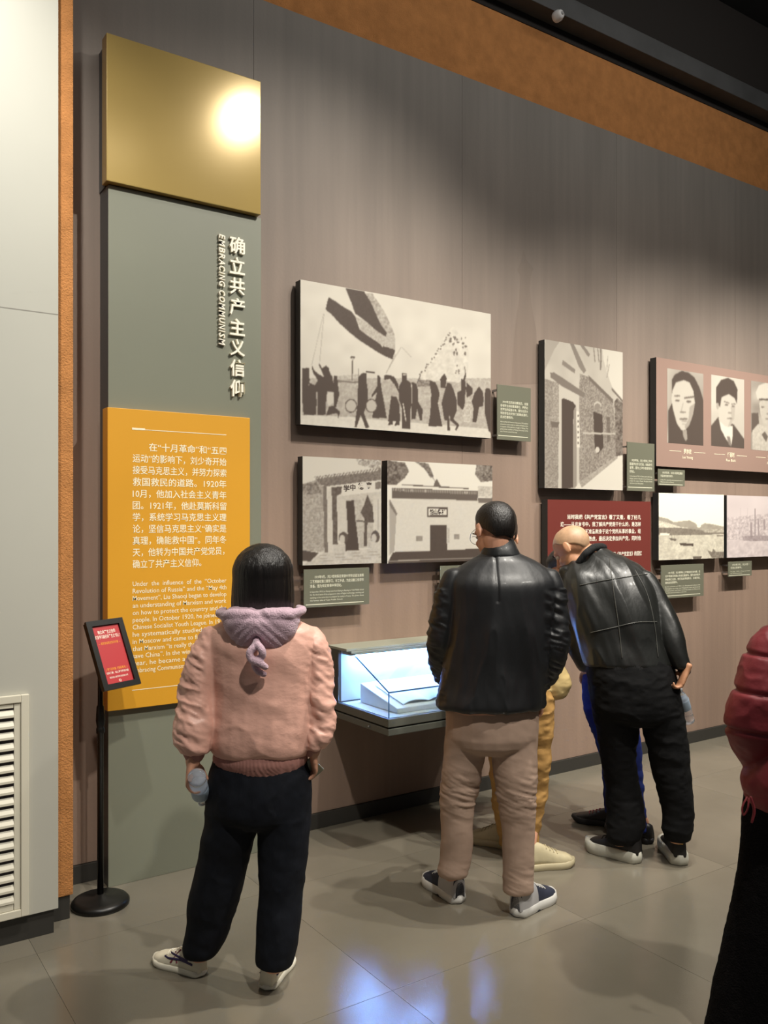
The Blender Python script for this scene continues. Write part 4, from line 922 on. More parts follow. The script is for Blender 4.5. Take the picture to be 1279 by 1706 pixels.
S = Soup(); S.rows([(1245, 357, 513, 3.06, .68), (1252, 356, 514, 3.06, .68), (1262, 354, 513, 3.06, .68), (1270, 356, 511, 3.06, .67)], k=2); ribbing(S, jk, 'waistband', m_rib)
S = Soup(); S.rows([(1250, 303, 345, 3.0), (1258, 306, 341, 3.0), (1262, 308, 339, 3.0)], .95, k=2); ribbing(S, jk, 'cuff', m_rib)
S = Soup(); S.rows([(1243, 506, 538, 3.03), (1250, 507, 534, 3.03), (1255, 508, 531, 3.03)], .95, k=2); ribbing(S, jk, 'cuff', m_rib)
# hood lying on the back with a knotted drawcord
S = Soup(); dh = 2.96
S.rows([(1021, 374, 494, 3.02, .8), (1030, 371, 499, 3.0, .75), (1042, 374, 496, 2.985, .65), (1058, 382, 488, 2.975, .55), (1075, 396, 472, 2.97, .45), (1090, 414, 452, 2.97, .5)], k=4, n=32)
S.limb([J(497, 1012, 3.10), J(503, 1017, 3.02), J(480, 1022, 2.94), J(436, 1025, 2.925), J(390, 1024, 2.94), J(366, 1022, 3.02), J(374, 1016, 3.10)], [.014, .017, .018, .018, .018, .017, .014], k=5, n=12)
def dhood(co):
    u = (co-J(433, 1050, 3.0))@R3; z = co[:, 2]; return .010*(rid(np.stack([np.abs(u)*.7+z*.7, u*0, z*.2], 1), (22, 1, 10), 31, 1.5)-.5)-.012*np.exp(-(u/.014)**2)*np.clip((J(433, 1060, 3.)[2]-z)/.02+1, 0, 1)
S.build('hood', m_lilac, jk, .005, 3, dhood)
S = Soup(); K = 2.90
S.limb([J(428, 1066, K+.03), J(425, 1076, K), J(416, 1087, K-.01), J(419, 1098, K-.01), J(431, 1104, K-.02), J(443, 1112, K)], [.012, .014, .013, .014, .014, .011], k=5, n=12)
S.limb([J(428, 1072, K), J(436, 1083, K-.02), J(436, 1094, K-.01), J(424, 1104, K+.01), J(430, 1118, K+.01), J(441, 1124, K+.02)], [.012, .013, .013, .013, .012, .010], k=5, n=12)
S.build('hood_knot', m_lilac, jk, .003, 1)
S = Soup(); S.rows([(1262, 366, 505, 3.065, .66), (1268, 364, 506, 3.065, .66), (1274, 363, 507, 3.065, .66)], k=2); S.build('shirt_hem', mat('pale_pink_shirt', (224, 190, 186), .8), jk, .006, 1)
S = Soup(); S.rows(hips); S.rows(lL, tail=False); S.rows(lR, tail=False)
S.build('trousers', m_navy, pw, .006, 4, lambda co: .009*(rid(co, (8, 8, 9), 41, 1.5)-.45))
m_cw = mat('shoe_white', (226, 218, 196), .5); m_stripe = mat('stripe_navy', (52, 40, 84), .5); m_tanp = mat('shoe_olive', (140, 128, 96), .6)
hl, tl = WL
U_, sf = shoe(pw, hl, tl, .235, .09, m_cw, mat('sole_cream', (232, 226, 208), .5), h=.088, sole=.02)
def tiger(U_, sf, s):
    f = (lambda t: t) if s > 0 else (lambda t: PI-t)
    stripes(U_, sf, [[(.22, f(.45)), (.36, f(.55)), (.52, f(.95)), (.60, f(1.25))], [(.12, f(.30)), (.36, f(.42)), (.58, f(.6)), (.68, f(.9))]], m_stripe)
    stripes(U_, sf, [[(.42, f(.25)), (.50, f(1.2))], [(.54, f(.25)), (.40, f(1.2))]], mat('stripe_red', (130, 60, 74), .5), .003)
tiger(U_, sf, -1); tiger(U_, sf, 1)
hl, tl = WR
U_, sf = shoe(pw, hl, tl, .235, .09, m_cw, MATS['sole_cream'], h=.088, sole=.02); tiger(U_, sf, 1); tiger(U_, sf, -1)
stripes(U_, sf, [[(.02, 1.1), (.06, 2.0)], [(.02, 2.0), (.06, 1.1)]], m_tanp, .005, 'heel_cross')
bottle('water_bottle', J(327.5, 1293, 2.93), J(337, 1337, 3.09), 'clear water bottle with pale blue label in the left hand of the woman in pink')
ph = empty('smartphone', J(520, 1282, 2.96), 'slim phone in the right hand of the woman in pink', 'phone')
A_ = unit(J(530, 1287, 2.97)-J(511, 1269, 2.95)); N_ = unit(np.cross(A_, unit(-Z3-.15*R3+.25*V3))); B_ = np.cross(N_, A_); B_ = B_ if B_[2] < 0 else -B_; c_ = J(521, 1278, 3.07)+B_*.022
def brick(name, c, h1, h2, h3, m, par):
    V = [c+h1*a+h2*b+h3*q for q in (-1, 1) for a, b in ((-1, -1), (1, -1), (1, 1), (-1, 1))]; o = mesh(name, V, [[0, 1, 2, 3], [4, 5, 6, 7], [0, 1, 5, 4], [1, 2, 6, 5], [2, 3, 7, 6], [3, 0, 4, 7]], m, par)
    bm = bmesh.new(); bm.from_mesh(o.data); bmesh.ops.bevel(bm, geom=bm.edges, offset=.0016, segments=2, affect='EDGES'); bm.to_mesh(o.data); bm.free(); return o
brick('casing', c_, A_*.036, B_*.045, N_*.004, mat('phone_case', (140, 140, 120), .3), ph); brick('screen', c_+N_*.0045, A_*.033, B_*.042, N_*.0018, mat('phone_glass', (20, 20, 24), .1), ph)

# ---- man in the black leather jacket, centre
m_leather = mat('black_leather', (20, 21, 23), .46, noise=(4, .3, (1, 1, 1)), bump=(8, .35, (1.6, 1.6, .6)), coat=.05, spec=.55)
m_khaki = mat('taupe_trousers', (172, 147, 130), .8, noise=(5, .06, (1, 1, 1)), bump=(14, .25, (1, 1, 1)), spec=.2)
base = J(812, 1510, 3.66)*np.array([1, 1, 0])
pm = empty('person', base, 'man with short black hair in a black leather jacket and taupe trousers, seen from behind', 'person')
tor = [(922, 801, 866, 3.64, .8), (934, 780, 892, 3.63, .6), (944, 764, 908, 3.63, .55), (954, 752, 920, 3.63, .55), (972, 745, 928, 3.62, .6), (1005, 746, 926, 3.62, .64), (1050, 745, 922, 3.62, .66), (1100, 740, 917, 3.62, .64), (1140, 735, 912, 3.62, .66), (1168, 728, 908, 3.62, .68), (1177, 729, 905, 3.62, .68)]
aL = [(956, 738, 775, 3.62), (975, 730, 776, 3.62), (1005, 722, 775, 3.63), (1040, 716, 770, 3.64), (1065, 713, 767, 3.65), (1088, 714, 766, 3.68), (1108, 717, 764, 3.74), (1125, 722, 762, 3.80), (1134, 726, 760, 3.84)]
aR = [(956, 896, 932, 3.62), (975, 897, 939, 3.61), (1005, 900, 943, 3.61), (1035, 902, 946, 3.60), (1065, 905, 947, 3.59), (1088, 905, 943, 3.59), (1115, 900, 934, 3.61), (1140, 892, 918, 3.64), (1152, 888, 910, 3.66)]
hips = [(1160, 744, 898, 3.64, .68), (1195, 743, 897, 3.64, .72), (1225, 743, 896, 3.64, .7)]
lL = [(1175, 743, 836, 3.64, .9), (1215, 743, 824, 3.64, .95), (1250, 740, 810, 3.65), (1280, 738, 802, 3.65), (1310, 736, 796, 3.66), (1335, 735, 790, 3.66), (1365, 735, 788, 3.67), (1400, 735, 787, 3.68), (1430, 733, 784, 3.69), (1450, 730, 779, 3.69), (1458, 732, 775, 3.69)]
lR = [(1175, 804, 897, 3.64, .9), (1215, 812, 896, 3.64, .95), (1250, 818, 894, 3.63), (1290, 824, 893, 3.62), (1325, 829, 891, 3.62), (1350, 833, 890, 3.62), (1380, 836, 890, 3.62), (1420, 837, 890, 3.62), (1460, 838, 888, 3.62), (1484, 839, 886, 3.62)]
ML = (FL(766, 1506), FL(724, 1476)); MR = (FL(858, 1528), FL(910, 1498)); hc = J(823, 886, 3.66); hf = unit(V3*.85-.42*R3-.42*Z3); hu = unit(Z3+.25*V3)
S = Soup(); at, r_, f_, u_ = head(S, hc, hf, hu, 1.04); S.limb([J(826, 895, 3.63), J(831, 930, 3.64)], [.058, .062])
S.rows(tor, scale=.82); S.rows(aL, .9, .62); S.rows(aR, .9, .62); S.rows(hips, scale=.86); S.rows(lL, scale=.72); S.rows(lR, scale=.72)
hand(S, J(744, 1136, 3.86), V3-.3*Z3+.4*R3, Z3, R3, 1., curl=(.5, .5, .55, .6)); hand(S, J(901, 1154, 3.66), -Z3+.3*V3, V3, -R3, 1., curl=(.4, .4, .45, .5))
ankle(S, J(752, 1440, 3.69), *ML, .275, .045); ankle(S, J(862, 1465, 3.63), *MR, .275, .045)
S.build('body', m_skin, pm, .0055, 2); face_bits(at, r_, f_, u_, 1.04, pm)
hair_cap('hair', hc, f_, u_, pm, front=.085, side=-.004, back=-.078, k=1.04, grow=.007)
S = Soup(); E0 = [at(s*.033+.022*math.cos(t), .103, .002+.018*math.sin(t)) for s in (-1,) for t in np.linspace(0, 2*PI, 13)]; S.limb(E0, [.0013]*13, k=1, n=6)
E0 = [at(.033+.022*math.cos(t), .103, .002+.018*math.sin(t)) for t in np.linspace(0, 2*PI, 13)]; S.limb(E0, [.0013]*13, k=1, n=6)
S.limb([at(-.056, .103, .006), at(-.078, .05, .008), at(-.086, -.01, .004)], [.0014]*3, n=6); S.limb([at(.056, .103, .006), at(.078, .05, .008), at(.086, -.01, .004)], [.0014]*3, n=6); S.limb([at(-.011, .104, .004), at(.011, .104, .004)], [.0013]*2, n=6)
S.build('glasses', mat('silver_wire', (170, 170, 168), .3, metal=.8), pm)
S = Soup(); S.rows(tor, tail=False); S.rows(aL, .95, tail=False); S.rows(aR, .95, tail=False)
def dm(co):
    u = (co-base)@R3-.02; z = co[:, 2]; arm = np.clip((np.abs(u)-.19)/.03, 0, 1)*(z < 1.38)
    d_ = .019*(rid(co+np.stack([z*.2, z*.2, u*.4], 1), (8, 8, 19), 51, 1.6)-.42)*arm+.013*(rid(co+np.stack([z*.2, z*.2, z*0], 1), (8, 8, 1.6), 53, 1.7)-.42)*(1-arm)*np.clip((1.42-z)/.2, 0, 1)
    d_ -= .004*np.exp(-(u/.006)**2)*(z > 1.33); return d_
jk = S.build('jacket', m_leather, pm, .0055, 4, dm)
S = Soup(); S.rows([(905, 806, 858, 3.645, .95), (914, 803, 862, 3.64, .95), (925, 799, 868, 3.64, .9)], k=3, n=28); S.build('collar', m_leather, jk, .005, 2)
S = Soup(); S.rows([(1128, 724, 762, 3.82), (1137, 727, 760, 3.85)], .95, k=2); S.build('cuff', m_leather, jk, .005, 1)
def dt(kz):
    def f(co):
        z = co[:, 2]; kn = np.exp(-((z-kz)/.10)**2); an = np.clip((.26-z)/.14, 0, 1)
        return .015*(rid(co+np.stack([z*0, z*0, (co@R3)*.35], 1), (6, 6, 32), 61, 1.4)-.42)*(kn+.5*an)+.007*(rid(co+np.stack([z*.9, z*.9, z*0], 1), (6, 6, 4), 63, 1.4)-.42)
    return f
S = Soup(); S.rows(hips); S.rows(lL, .88, tail=False); S.rows(lR, .88, tail=False); S.build('trousers', m_khaki, pm, .0055, 3, dt(.52))
m_lgrey = mat('shoe_light_grey', (176, 174, 174), .6); m_snavy = mat('shoe_navy', (44, 48, 64), .7); m_swh = mat('sole_white', (206, 204, 198), .5)
for h_, t_ in (ML, MR):
    U_, sf = shoe(pm, h_, t_, .275, .108, m_snavy, m_swh, h=.125, sole=.036, heel_m=m_lgrey)
    o_ = np.array(h_); dd = unit(t_-h_)
    S = Soup(); S.rings([o_+dd*.13*1.08+Z3*.0005, o_+dd*.13*1.08+Z3*.009], [dd*.144]*2, [np.cross(dd, Z3)*.046]*2, 24, round_=False); S.build('outsole', mat('sole_dark', (34, 34, 40), .7), U_)

# ---- bald man bending in a shorter black leather jacket
m_leather2 = mat('black_leather_worn', (26, 27, 25), .40, noise=(4, .3, (1, 1, 1)), bump=(8, .5, (1.5, 1.5, .6)), coat=.1, spec=.65)
m_black = mat('black_trousers', (14, 14, 15), .85, noise=(20, .2, (1, 1, 1)), bump=(26, .25, (1, 1, 1)), spec=.2)
base = J(1085, 1430, 4.2)*np.array([1, 1, 0])
pb = empty('person', base, 'shaven-headed man in black leather jacket and black trousers bending forward towards the case', 'person')
tor = [(918, 972, 1010, 4.44, .9), (930, 955, 1038, 4.42, .7), (943, 945, 1062, 4.40, .68), (958, 938, 1078, 4.38, .68), (978, 938, 1092, 4.36, .68), (1005, 944, 1100, 4.33, .68), (1035, 952, 1104, 4.30, .66), (1065, 962, 1108, 4.28, .64), (1090, 970, 1116, 4.26, .62), (1106, 976, 1121, 4.25, .62)]
aL = [(950, 930, 958, 4.40), (968, 929, 965, 4.41), (1000, 932, 970, 4.43), (1035, 938, 974, 4.45), (1060, 942, 978, 4.47), (1082, 948, 984, 4.50), (1104, 960, 992, 4.54), (1116, 967, 996, 4.57)]
aR = [(958, 1060, 1088, 4.34), (975, 1070, 1100, 4.32), (1000, 1081, 1113, 4.29), (1035, 1091, 1130, 4.25), (1062, 1099, 1139, 4.22), (1085, 1107, 1143, 4.20), (1100, 1115, 1147, 4.19), (1112, 1123, 1151, 4.18)]
hips = [(1098, 978, 1120, 4.26, .66), (1125, 979, 1126, 4.25, .72), (1155, 983, 1132, 4.24, .72), (1178, 987, 1135, 4.23, .7)]
lL = [(1130, 981, 1074, 4.25, .9), (1168, 986, 1070, 4.24, .95), (1210, 993, 1063, 4.24), (1250, 1000, 1059, 4.25), (1280, 1005, 1059, 4.25), (1310, 1009, 1064, 4.25), (1340, 1011, 1070, 4.24), (1370, 1011, 1073, 4.23), (1390, 1010, 1068, 4.22), (1402, 1012, 1058, 4.22)]
lR = [(1130, 1034, 1126, 4.24, .9), (1168, 1054, 1134, 4.22, .95), (1215, 1071, 1141, 4.20), (1255, 1080, 1146, 4.19), (1290, 1089, 1150, 4.18), (1320, 1097, 1153, 4.17), (1350, 1103, 1154, 4.16), (1380, 1104, 1152, 4.15), (1398, 1106, 1150, 4.15)]
BL = (FL(1066, 1438), FL(976, 1412)); BR = (FL(1133, 1443), FL(1133, 1443)+unit(V3+.1*R3)*.3); hf = unit(-.66*R3+.42*V3-.62*Z3); hu = unit(-.25*R3+.35*V3+.9*Z3); hc = J(953, 916, 4.44)
m_scalp = mat('shaven_scalp', (186, 150, 118), .5, noise=(60, .1, (1, 1, 1)))
S = Soup(); at, r_, f_, u_ = head(S, hc, hf, hu, 1.04); S.limb([J(966, 918, 4.44), J(992, 938, 4.41)], [.060, .066])
S.rows(tor, scale=.82); S.rows(aL, .9, .62); S.rows(aR, .9, .62); S.rows(hips, scale=.86); S.rows(lL, scale=.72); S.rows(lR, scale=.72)
hand(S, J(1143, 1117, 4.15), -Z3*.8-.35*R3, V3, -R3+.1*V3, .98, curl=(.75, .8, .85, .9), thumb=(.5, .5)); hand(S, J(982, 1118, 4.6), V3-.4*Z3, R3, -Z3, 1.)
ankle(S, J(1038, 1385, 4.24), *BL, .29); ankle(S, J(1129, 1380, 4.15), *BR, .28)
S.build('body', m_skin2, pb, .0055, 2); face_bits(at, r_, f_, u_, 1.04, pb)
hair_cap('cropped_hair', hc, f_, u_, pb, front=.06, side=.005, back=-.045, k=1.04, grow=.0008, m=m_scalp, tuck=1.)
S = Soup(); S.rows(tor, tail=False); S.rows(aL, .95, tail=False); S.rows(aR, .95, tail=False)
def db(co):
    u = (co-base)@R3; z = co[:, 2]; q = (co-base)@R3+(z-1.)*.33
    arm = np.clip((u-(1.62-z)*.28-.02)/.03, 0, 1); armL = np.clip((-.40-u+(z-1.2)*-.15)/.02, 0, 1); arm = np.maximum(arm, armL)
    P_ = np.stack([q, z, (co@V3)], 1)
    d_ = .022*(rid(co+np.stack([z*.2, z*.2, u*.5], 1), (8, 8, 18), 71, 1.6)-.42)*arm+.020*(rid(P_, (7, 1.6, 4), 73, 1.5)-.42)*(1-arm)
    return d_
jk = S.build('jacket', m_leather2, pb, .0055, 3, db)
from mathutils.bvhtree import BVHTree
def seams(ob, paths, m, r=.0024, nm='stitched_seam'):
    tr = BVHTree.FromPolygons([v.co for v in ob.data.vertices], [list(p.vertices) for p in ob.data.polygons]); off = Vector(wloc(ob)); eye = Vector((0, -DW, EYE))-off
    for pth in paths:
        q = crom([[a, b, 0] for a, b in pth], 8); P_ = []
        for a, b, _ in q:
            d_ = (Vector(tuple(J(a, b, 4.)))-off-eye).normalized(); h = tr.ray_cast(eye, d_)[0]
            if h is not None: P_.append(np.array(h+off-d_*.0022))
        if len(P_) > 3: S = Soup(); S.limb(P_, [r]*len(P_), k=1, n=8); S.build(nm, m, ob)
seams(jk, [[(966, 975), (1000, 968), (1050, 960), (1078, 956)], [(984, 1054), (1020, 1046), (1060, 1037), (1094, 1036)], [(1015, 930), (1022, 985), (1030, 1040), (1036, 1096)], [(1058, 950), (1078, 990), (1090, 1040), (1096, 1094)]], mat('leather_seam', (74, 74, 70), .4))  # seams paler than the leather, their highlight put into the colour
m_knit = mat('black_knit', (18, 18, 19), .9, bump=(120, .5, (1, 1, .1)))
S = Soup(); S.rows([(1092, 974, 1117, 4.26, .64), (1100, 975, 1121, 4.255, .65), (1112, 978, 1123, 4.25, .66), (1120, 980, 1122, 4.25, .66)], k=2); ribbing(S, jk, 'waistband', m_knit)
S = Soup(); S.rows([(1108, 1124, 1150, 4.18), (1119, 1130, 1150, 4.175)], .95, k=2); ribbing(S, jk, 'cuff', m_knit)
S = Soup(); S.limb([J(975, 922, 4.34), J(990, 912, 4.38), J(1005, 912, 4.44), J(1000, 920, 4.5)], [.018, .02, .02, .016], n=10); S.limb([J(975, 922, 4.34), J(962, 940, 4.36), J(952, 955, 4.42)], [.018, .018, .015], n=10); S.build('collar', m_knit, jk, .005, 1)
S = Soup(); S.rows(hips); S.rows(lL, .88, tail=False); S.rows(lR, .88, tail=False); S.build('trousers', m_black, pb, .006, 3, lambda co: .012*(rid(co, (7, 7, 14), 81, 1.5)-.42))
m_sbk = mat('shoe_black', (28, 26, 26), .6); m_ysp = mat('yellow_mark', (222, 176, 40), .5); m_swg = mat('sole_pale', (202, 200, 186), .5)
U_, sf = shoe(pb, *BL, .29, .108, m_sbk, m_swg, h=.135, sole=.052, extra=m_sbk, chunky=1.08)
for f in (lambda t: t, lambda t: PI-t): stripes(U_, sf, [[(.05, f(.7)), (.13, f(.6))], [(.09, f(.5)), (.12, f(.85))]], m_ysp, .006, 'yellow_mark')
U_, sf = shoe(pb, *BR, .28, .108, m_sbk, m_swg, h=.135, sole=.052, extra=m_sbk, chunky=1.08)
stripes(U_, sf, [[(.012, 1.3), (.012, 1.85)]], m_ysp, .009, 'yellow_mark')
bottle('water_bottle', J(1147, 1202, 4.28), J(1131, 1146, 4.2), 'clear water bottle hanging from the hand of the shaven-headed bending man', r=.03)

# ---- person in tan trousers, mostly behind the man in the centre
m_tan = mat('tan_trousers', (178, 138, 82), .8, noise=(5, .08, (1, 1, 1)), bump=(20, .4, (1, 1, 1)), spec=.2)
m_beige = mat('beige_jacket', (196, 172, 120), .4, noise=(4, .08, (1, 1, 1)), bump=(10, .5, (1, 1, 1)), spec=.5)
D_ = 4.22; base = J(868, 1440, D_)*np.array([1, 1, 0])
pt = empty('person', base, 'person in tan trousers and beige jacket, mostly hidden behind the man in the centre', 'person')
tor = [(935, 822, 856, 4.3, .85), (948, 806, 876, 4.28, .6), (965, 792, 895, 4.27, .6), (1000, 788, 902, 4.25, .65), (1050, 792, 905, 4.23, .66), (1110, 806, 914, 4.22, .7), (1150, 816, 919, 4.2, .7)]
hips = [(1140, 817, 920, 4.2, .72), (1180, 815, 921, 4.2, .75), (1215, 814, 920, 4.2, .75)]
lL = [(1160, 816, 876, 4.22, 1.), (1200, 814, 868, 4.23, 1.), (1265, 816, 862, 4.26), (1300, 817, 858, 4.28), (1336, 820, 856, 4.3), (1366, 827, 858, 4.31), (1398, 832, 860, 4.32), (1406, 832, 860, 4.32)]
lR = [(1160, 860, 920, 4.19, 1.), (1200, 866, 921, 4.18, 1.), (1235, 870, 918, 4.18), (1272, 872, 915, 4.17), (1310, 872, 910, 4.17), (1325, 872, 910, 4.17), (1360, 870, 902, 4.17), (1394, 869, 897, 4.17), (1408, 868, 897, 4.17)]
aR = [(965, 872, 898, 4.25), (1010, 874, 910, 4.24), (1060, 876, 920, 4.22), (1095, 884, 928, 4.22), (1120, 895, 944, 4.22), (1140, 898, 950, 4.22), (1155, 902, 946, 4.22), (1163, 910, 938, 4.22)]
aL = [(965, 790, 815, 4.28), (1010, 784, 815, 4.3), (1060, 782, 812, 4.34), (1090, 786, 812, 4.4)]
TR = (FL(864, 1450), FL(928, 1443)); TL = (FL(858, 1414), FL(826, 1408)); hc = J(834, 897, 4.3); hf = unit(V3*.8-.1*R3-.5*Z3)
S = Soup(); at, r_, f_, u_ = head(S, hc, hf, Z3+.3*V3, 1.); S.limb([J(834, 912, 4.3), J(838, 950, 4.28)], [.052, .058])
S.rows(tor, scale=.82); S.rows(aL, .9, .62); S.rows(aR, .8, .6); S.rows(hips, scale=.86); S.rows(lL, scale=.72); S.rows(lR, scale=.72)
S.limb([J(918, 1140, 4.22), J(890, 1150, 4.42)], [.035, .027]); hand(S, J(886, 1152, 4.44), V3-.3*R3, Z3, -R3, .95)
hand(S, J(800, 1092, 4.42), V3, Z3, R3, .95); ankle(S, J(846, 1385, 4.32), *TL, .26); ankle(S, J(884, 1380, 4.17), *TR, .26)
S.build('body', m_skin, pt, .006, 2); face_bits(at, r_, f_, u_, 1., pt); hair_cap('hair', hc, f_, u_, pt, front=.08, side=-.01, back=-.08, grow=.010)
S = Soup(); S.rows(tor, tail=False); S.rows(aL, .95, tail=False); S.rows(aR, .9, tail=False); S.limb([J(920, 1142, 4.23), J(893, 1148, 4.40)], [.062, .045])
jk = S.build('jacket', m_beige, pt, .006, 3, lambda co: .012*(rid(co, (8, 8, 16), 91, 1.5)-.42))
S = Soup(); S.rows([(918, 808, 861, 4.3, 1.), (928, 806, 866, 4.3, 1.), (940, 804, 870, 4.3, .9)], k=3); S.build('collar', mat('cream_fleece', (232, 222, 196), .8), jk, .006, 2)
S = Soup(); S.rows(hips); S.rows(lL, .9, tail=False); S.rows(lR, .95, tail=False); S.build('trousers', m_tan, pt, .006, 3, lambda co: .016*(rid(co, (7, 7, 14), 95, 1.4)-.42))
m_cream2 = mat('boot_cream', (192, 180, 146), .6, noise=(30, .08, (1, 1, 1)))
shoe(pt, *TR, .285, .1, m_cream2, mat('sole_tan', (182, 170, 138), .6), h=.125, sole=.03)
shoe(pt, *TL, .26, .1, m_cream2, MATS['sole_tan'], h=.12, sole=.03)

# ---- person in blue jeans behind the bending man
m_jean = mat('blue_jeans', (34, 48, 118), .8, noise=(12, .15, (1, 1, 1)), bump=(30, .3, (1, 1, 1)), spec=.25)
base = J(1015, 1388, 4.6)*np.array([1, 1, 0])
pj = empty('person', base, 'person with glasses in blue jeans and dark top, mostly behind the bending man', 'person')
tor = [(958, 948, 972, 4.74, .9), (970, 944, 1020, 4.72, .7), (985, 946, 1040, 4.71, .7), (1015, 956, 1052, 4.69, .7), (1060, 966, 1056, 4.66, .7), (1100, 972, 1058, 4.65, .7), (1128, 974, 1058, 4.64, .7)]
hips = [(1115, 972, 1058, 4.64, .75), (1150, 971, 1059, 4.63, .8)]
lL = [(1138, 970, 1014, 4.63, 1.), (1180, 973, 1015, 4.63), (1210, 983, 1022, 4.64), (1240, 994, 1028, 4.65), (1270, 1003, 1036, 4.66), (1310, 1005, 1037, 4.67), (1355, 1008, 1038, 4.67)]
lR = [(1138, 1012, 1059, 4.60, 1.), (1200, 1022, 1062, 4.56), (1260, 1032, 1068, 4.52), (1320, 1042, 1072, 4.48), (1384, 1050, 1077, 4.45)]
aL = [(975, 944, 965, 4.72), (1010, 948, 972, 4.76), (1045, 955, 978, 4.8), (1070, 958, 978, 4.86)]; aR = [(980, 1028, 1050, 4.70), (1020, 1038, 1062, 4.68), (1060, 1040, 1064, 4.66), (1090, 1040, 1062, 4.72)]
JL = (FL(1040, 1378), FL(967, 1368)); JR = (FL(1086, 1406), FL(1030, 1388)); hf = unit(-.7*R3+.05*V3-.5*Z3); hc = J(943, 950, 4.74)
S = Soup(); at, r_, f_, u_ = head(S, hc, hf, Z3-.3*R3, 1.0); S.limb([J(944, 950, 4.74), J(962, 972, 4.73)], [.052, .056])
S.rows(tor, scale=.82); S.rows(aL, .9, .65); S.rows(aR, .9, .65); S.rows(hips, scale=.86); S.rows(lL, scale=.72); S.rows(lR, scale=.72)
hand(S, J(966, 1074, 4.87), V3-.2*Z3, R3, -Z3, .95); hand(S, J(1050, 1094, 4.73), V3-.5*Z3, -R3, -Z3, .95)
ankle(S, J(1022, 1335, 4.67), *JL); ankle(S, J(1063, 1365, 4.45), *JR)
S.build('body', m_skin, pj, .0065, 2); face_bits(at, r_, f_, u_, 1., pj); hair_cap('hair', hc, f_, u_, pj, front=.06, side=.0, back=-.06, grow=.012)
S = Soup(); S.limb([at(-.056, .103, .006), at(-.078, .05, .008), at(-.088, -.01, .004)], [.002]*3, n=6); S.limb([at(.056, .103, .006), at(.078, .05, .008), at(.088, -.01, .004)], [.002]*3, n=6)
for s in (-1, 1): S.limb([at(s*.033+.023*math.cos(t), .104, .002+.018*math.sin(t)) for t in np.linspace(0, 2*PI, 13)], [.002]*13, k=1, n=6)
S.build('glasses', mat('dark_frame', (30, 26, 26), .4), pj)
S = Soup(); S.rows(tor, tail=False); S.rows(aL, .95, tail=False); S.rows(aR, .95, tail=False); S.build('sweater', mat('dark_top', (30, 26, 30), .8), pj, .007, 3, lambda co: .010*(rid(co, (8, 8, 14), 101, 1.5)-.42))
S = Soup(); S.rows(hips); S.rows(lL, .9, tail=False); S.rows(lR, .9, tail=False); S.build('jeans', m_jean, pj, .007, 3, lambda co: .011*(rid(co, (8, 8, 14), 103, 1.5)-.42))
m_sb2 = mat('shoe_dark', (22, 20, 22), .45); m_red = mat('red_lace', (120, 30, 36), .6)
shoe(pj, *JL, .28, .1, m_sb2, mat('sole_black', (30, 28, 30), .6), h=.095, sole=.028, extra=m_red)
shoe(pj, *JR, .28, .1, m_sb2, MATS['sole_black'], h=.095, sole=.028, extra=m_red)

# ---- person in the maroon down jacket, cut by the right edge
m_mar = mat('maroon_down', (132, 48, 54), .5, noise=(4, .08, (1, 1, 1)), bump=(18, .35, (1, 1, 1)), spec=.4)
m_fuzz = mat('black_fleece', (17, 15, 16), .95, noise=(80, .3, (1, 1, 1)), bump=(200, .8, (1, 1, 1)), spec=.1)
base = J(1325, 1710, 2.84)*np.array([1, 1, 0]); base[2] = 0
pr_ = empty('person', base, 'person in a maroon down jacket and wide black trousers, cut off by right edge', 'person')
tor = [(1022, 1310, 1392, 2.84, .8), (1040, 1290, 1415, 2.84, .65), (1065, 1272, 1440, 2.84, .65), (1110, 1262, 1452, 2.84, .7), (1160, 1262, 1452, 2.84, .72), (1220, 1262, 1450, 2.84, .72), (1265, 1250, 1448, 2.84, .72), (1295, 1240, 1446, 2.84, .72), (1322, 1242, 1444, 2.84, .7)]
aL = [(1052, 1266, 1312, 2.84), (1072, 1252, 1318, 2.83), (1098, 1240, 1318, 2.82), (1125, 1231, 1312, 2.81), (1155, 1221, 1306, 2.80), (1185, 1213, 1300, 2.80), (1212, 1211, 1296, 2.80), (1238, 1219, 1294, 2.82), (1262, 1230, 1290, 2.85), (1275, 1238, 1286, 2.87)]
aR = [(1052, 1395, 1436, 2.84), (1080, 1402, 1458, 2.83), (1120, 1405, 1472, 2.82), (1170, 1408, 1480, 2.81), (1220, 1408, 1478, 2.82), (1262, 1412, 1466, 2.86)]
hips = [(1310, 1246, 1440, 2.85, .66), (1345, 1243, 1440, 2.85, .68), (1380, 1240, 1440, 2.85, .66)]
lL = [(1365, 1240, 1344, 2.85, .9), (1420, 1236, 1342, 2.84), (1460, 1231, 1340, 2.83), (1500, 1224, 1338, 2.82), (1550, 1213, 1334, 2.81), (1600, 1202, 1328, 2.8), (1650, 1190, 1320, 2.79), (1706, 1175, 1308, 2.78), (1720, 1172, 1304, 2.78)]
lR = [(1365, 1338, 1440, 2.85, .9), (1420, 1342, 1444, 2.86), (1500, 1346, 1450, 2.88), (1600, 1350, 1452, 2.9), (1690, 1356, 1446, 2.92)]
hc = J(1352, 955, 2.86)
S = Soup(); at, r_, f_, u_ = head(S, hc, V3+.5*R3, Z3, 1.); S.limb([J(1352, 985, 2.86), J(1351, 1035, 2.85)], [.052, .058])
S.rows(tor, scale=.8); S.rows(aL, .9, .55); S.rows(aR, .9, .55); S.rows(hips, scale=.86); S.rows(lL, scale=.62); S.rows(lR, scale=.66)
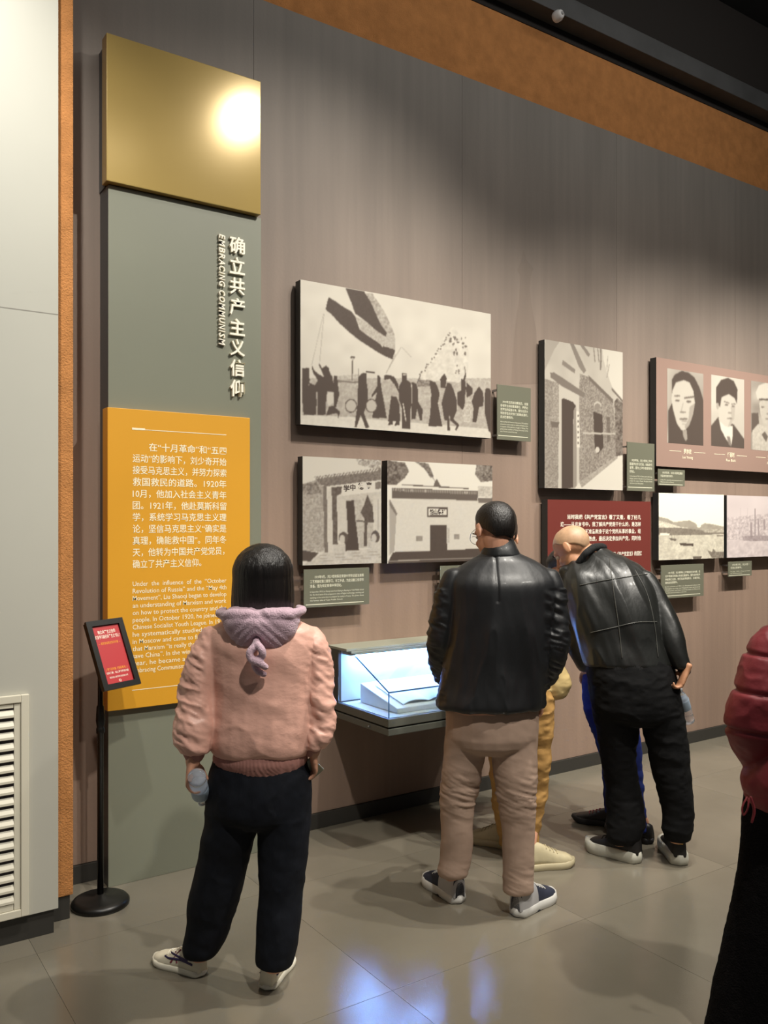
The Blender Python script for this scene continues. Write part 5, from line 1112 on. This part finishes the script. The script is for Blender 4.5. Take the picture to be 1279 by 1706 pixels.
hand(S, J(1264, 1282, 2.9), V3-.5*Z3+.3*R3, Z3, R3, .95); hand(S, J(1440, 1272, 2.9), V3-.5*Z3-.3*R3, Z3, -R3, .95)
S.limb([J(1245, 1690, 2.79), J(1243, 1742, 2.79)], [.05, .04]); S.limb([J(1400, 1670, 2.92), J(1400, 1706, 2.92)], [.05, .04])
S.build('body', m_skin, pr_, .0065, 2); face_bits(at, r_, f_, u_, 1., pr_)
hair_cap('hair', hc, f_, u_, pr_, front=.07, side=-.06, back=-.14, grow=.02, drop=1)
zs_ = [J(1230, v, 2.8)[2] for v in (1088, 1150, 1216)]
def dmr(co):
    z = co[:, 2]+(co-base)@R3*.12; z0 = -.105*.12; p = sum(np.exp(-((z-(q-.022))/.008)**2) for q in zs_)
    return -.011*np.minimum(p, 1)+.012*(rid(co, (9, 9, 9), 111, 1.4)-.42)
S = Soup(); S.rows(tor, tail=False); S.rows(aL, .95, tail=False); S.rows(aR, .95, tail=False); jk = S.build('down_jacket', m_mar, pr_, .0055, 2, dmr)
S = Soup(); S.rows([(1312, 1243, 1445, 2.84, .71), (1326, 1242, 1446, 2.84, .71), (1336, 1244, 1444, 2.84, .7)], k=2); S.build('hem', m_mar, jk, .006, 1)
S = Soup(); S.limb([J(1244, 1328, 2.74), J(1236, 1345, 2.73), J(1238, 1358, 2.73), J(1245, 1348, 2.73), J(1247, 1330, 2.74)], [.003]*5, n=8); S.limb([J(1250, 1328, 2.72), J(1256, 1350, 2.72), J(1252, 1370, 2.72)], [.004, .005, .004], n=8); S.build('drawcord', m_mar, jk)
S = Soup(); S.rows(hips); S.rows(lL, .75, tail=False); S.rows(lR, .8, tail=False); S.build('wide_trousers', m_fuzz, pr_, .006, 2, lambda co: .012*(rid(co, (7, 7, 3), 121, 1.4)-.42)+.004*(fbm(co*60, 5)-.5))
b1 = J(1243, 1770, 2.79); b1[2] = 0; b2 = J(1400, 1740, 2.92); b2[2] = 0
for b_ in (b1, b2): shoe(pr_, b_-V3*.06, b_+V3*.2, .26, .095, m_sb2, MATS['sole_black'], h=.085)
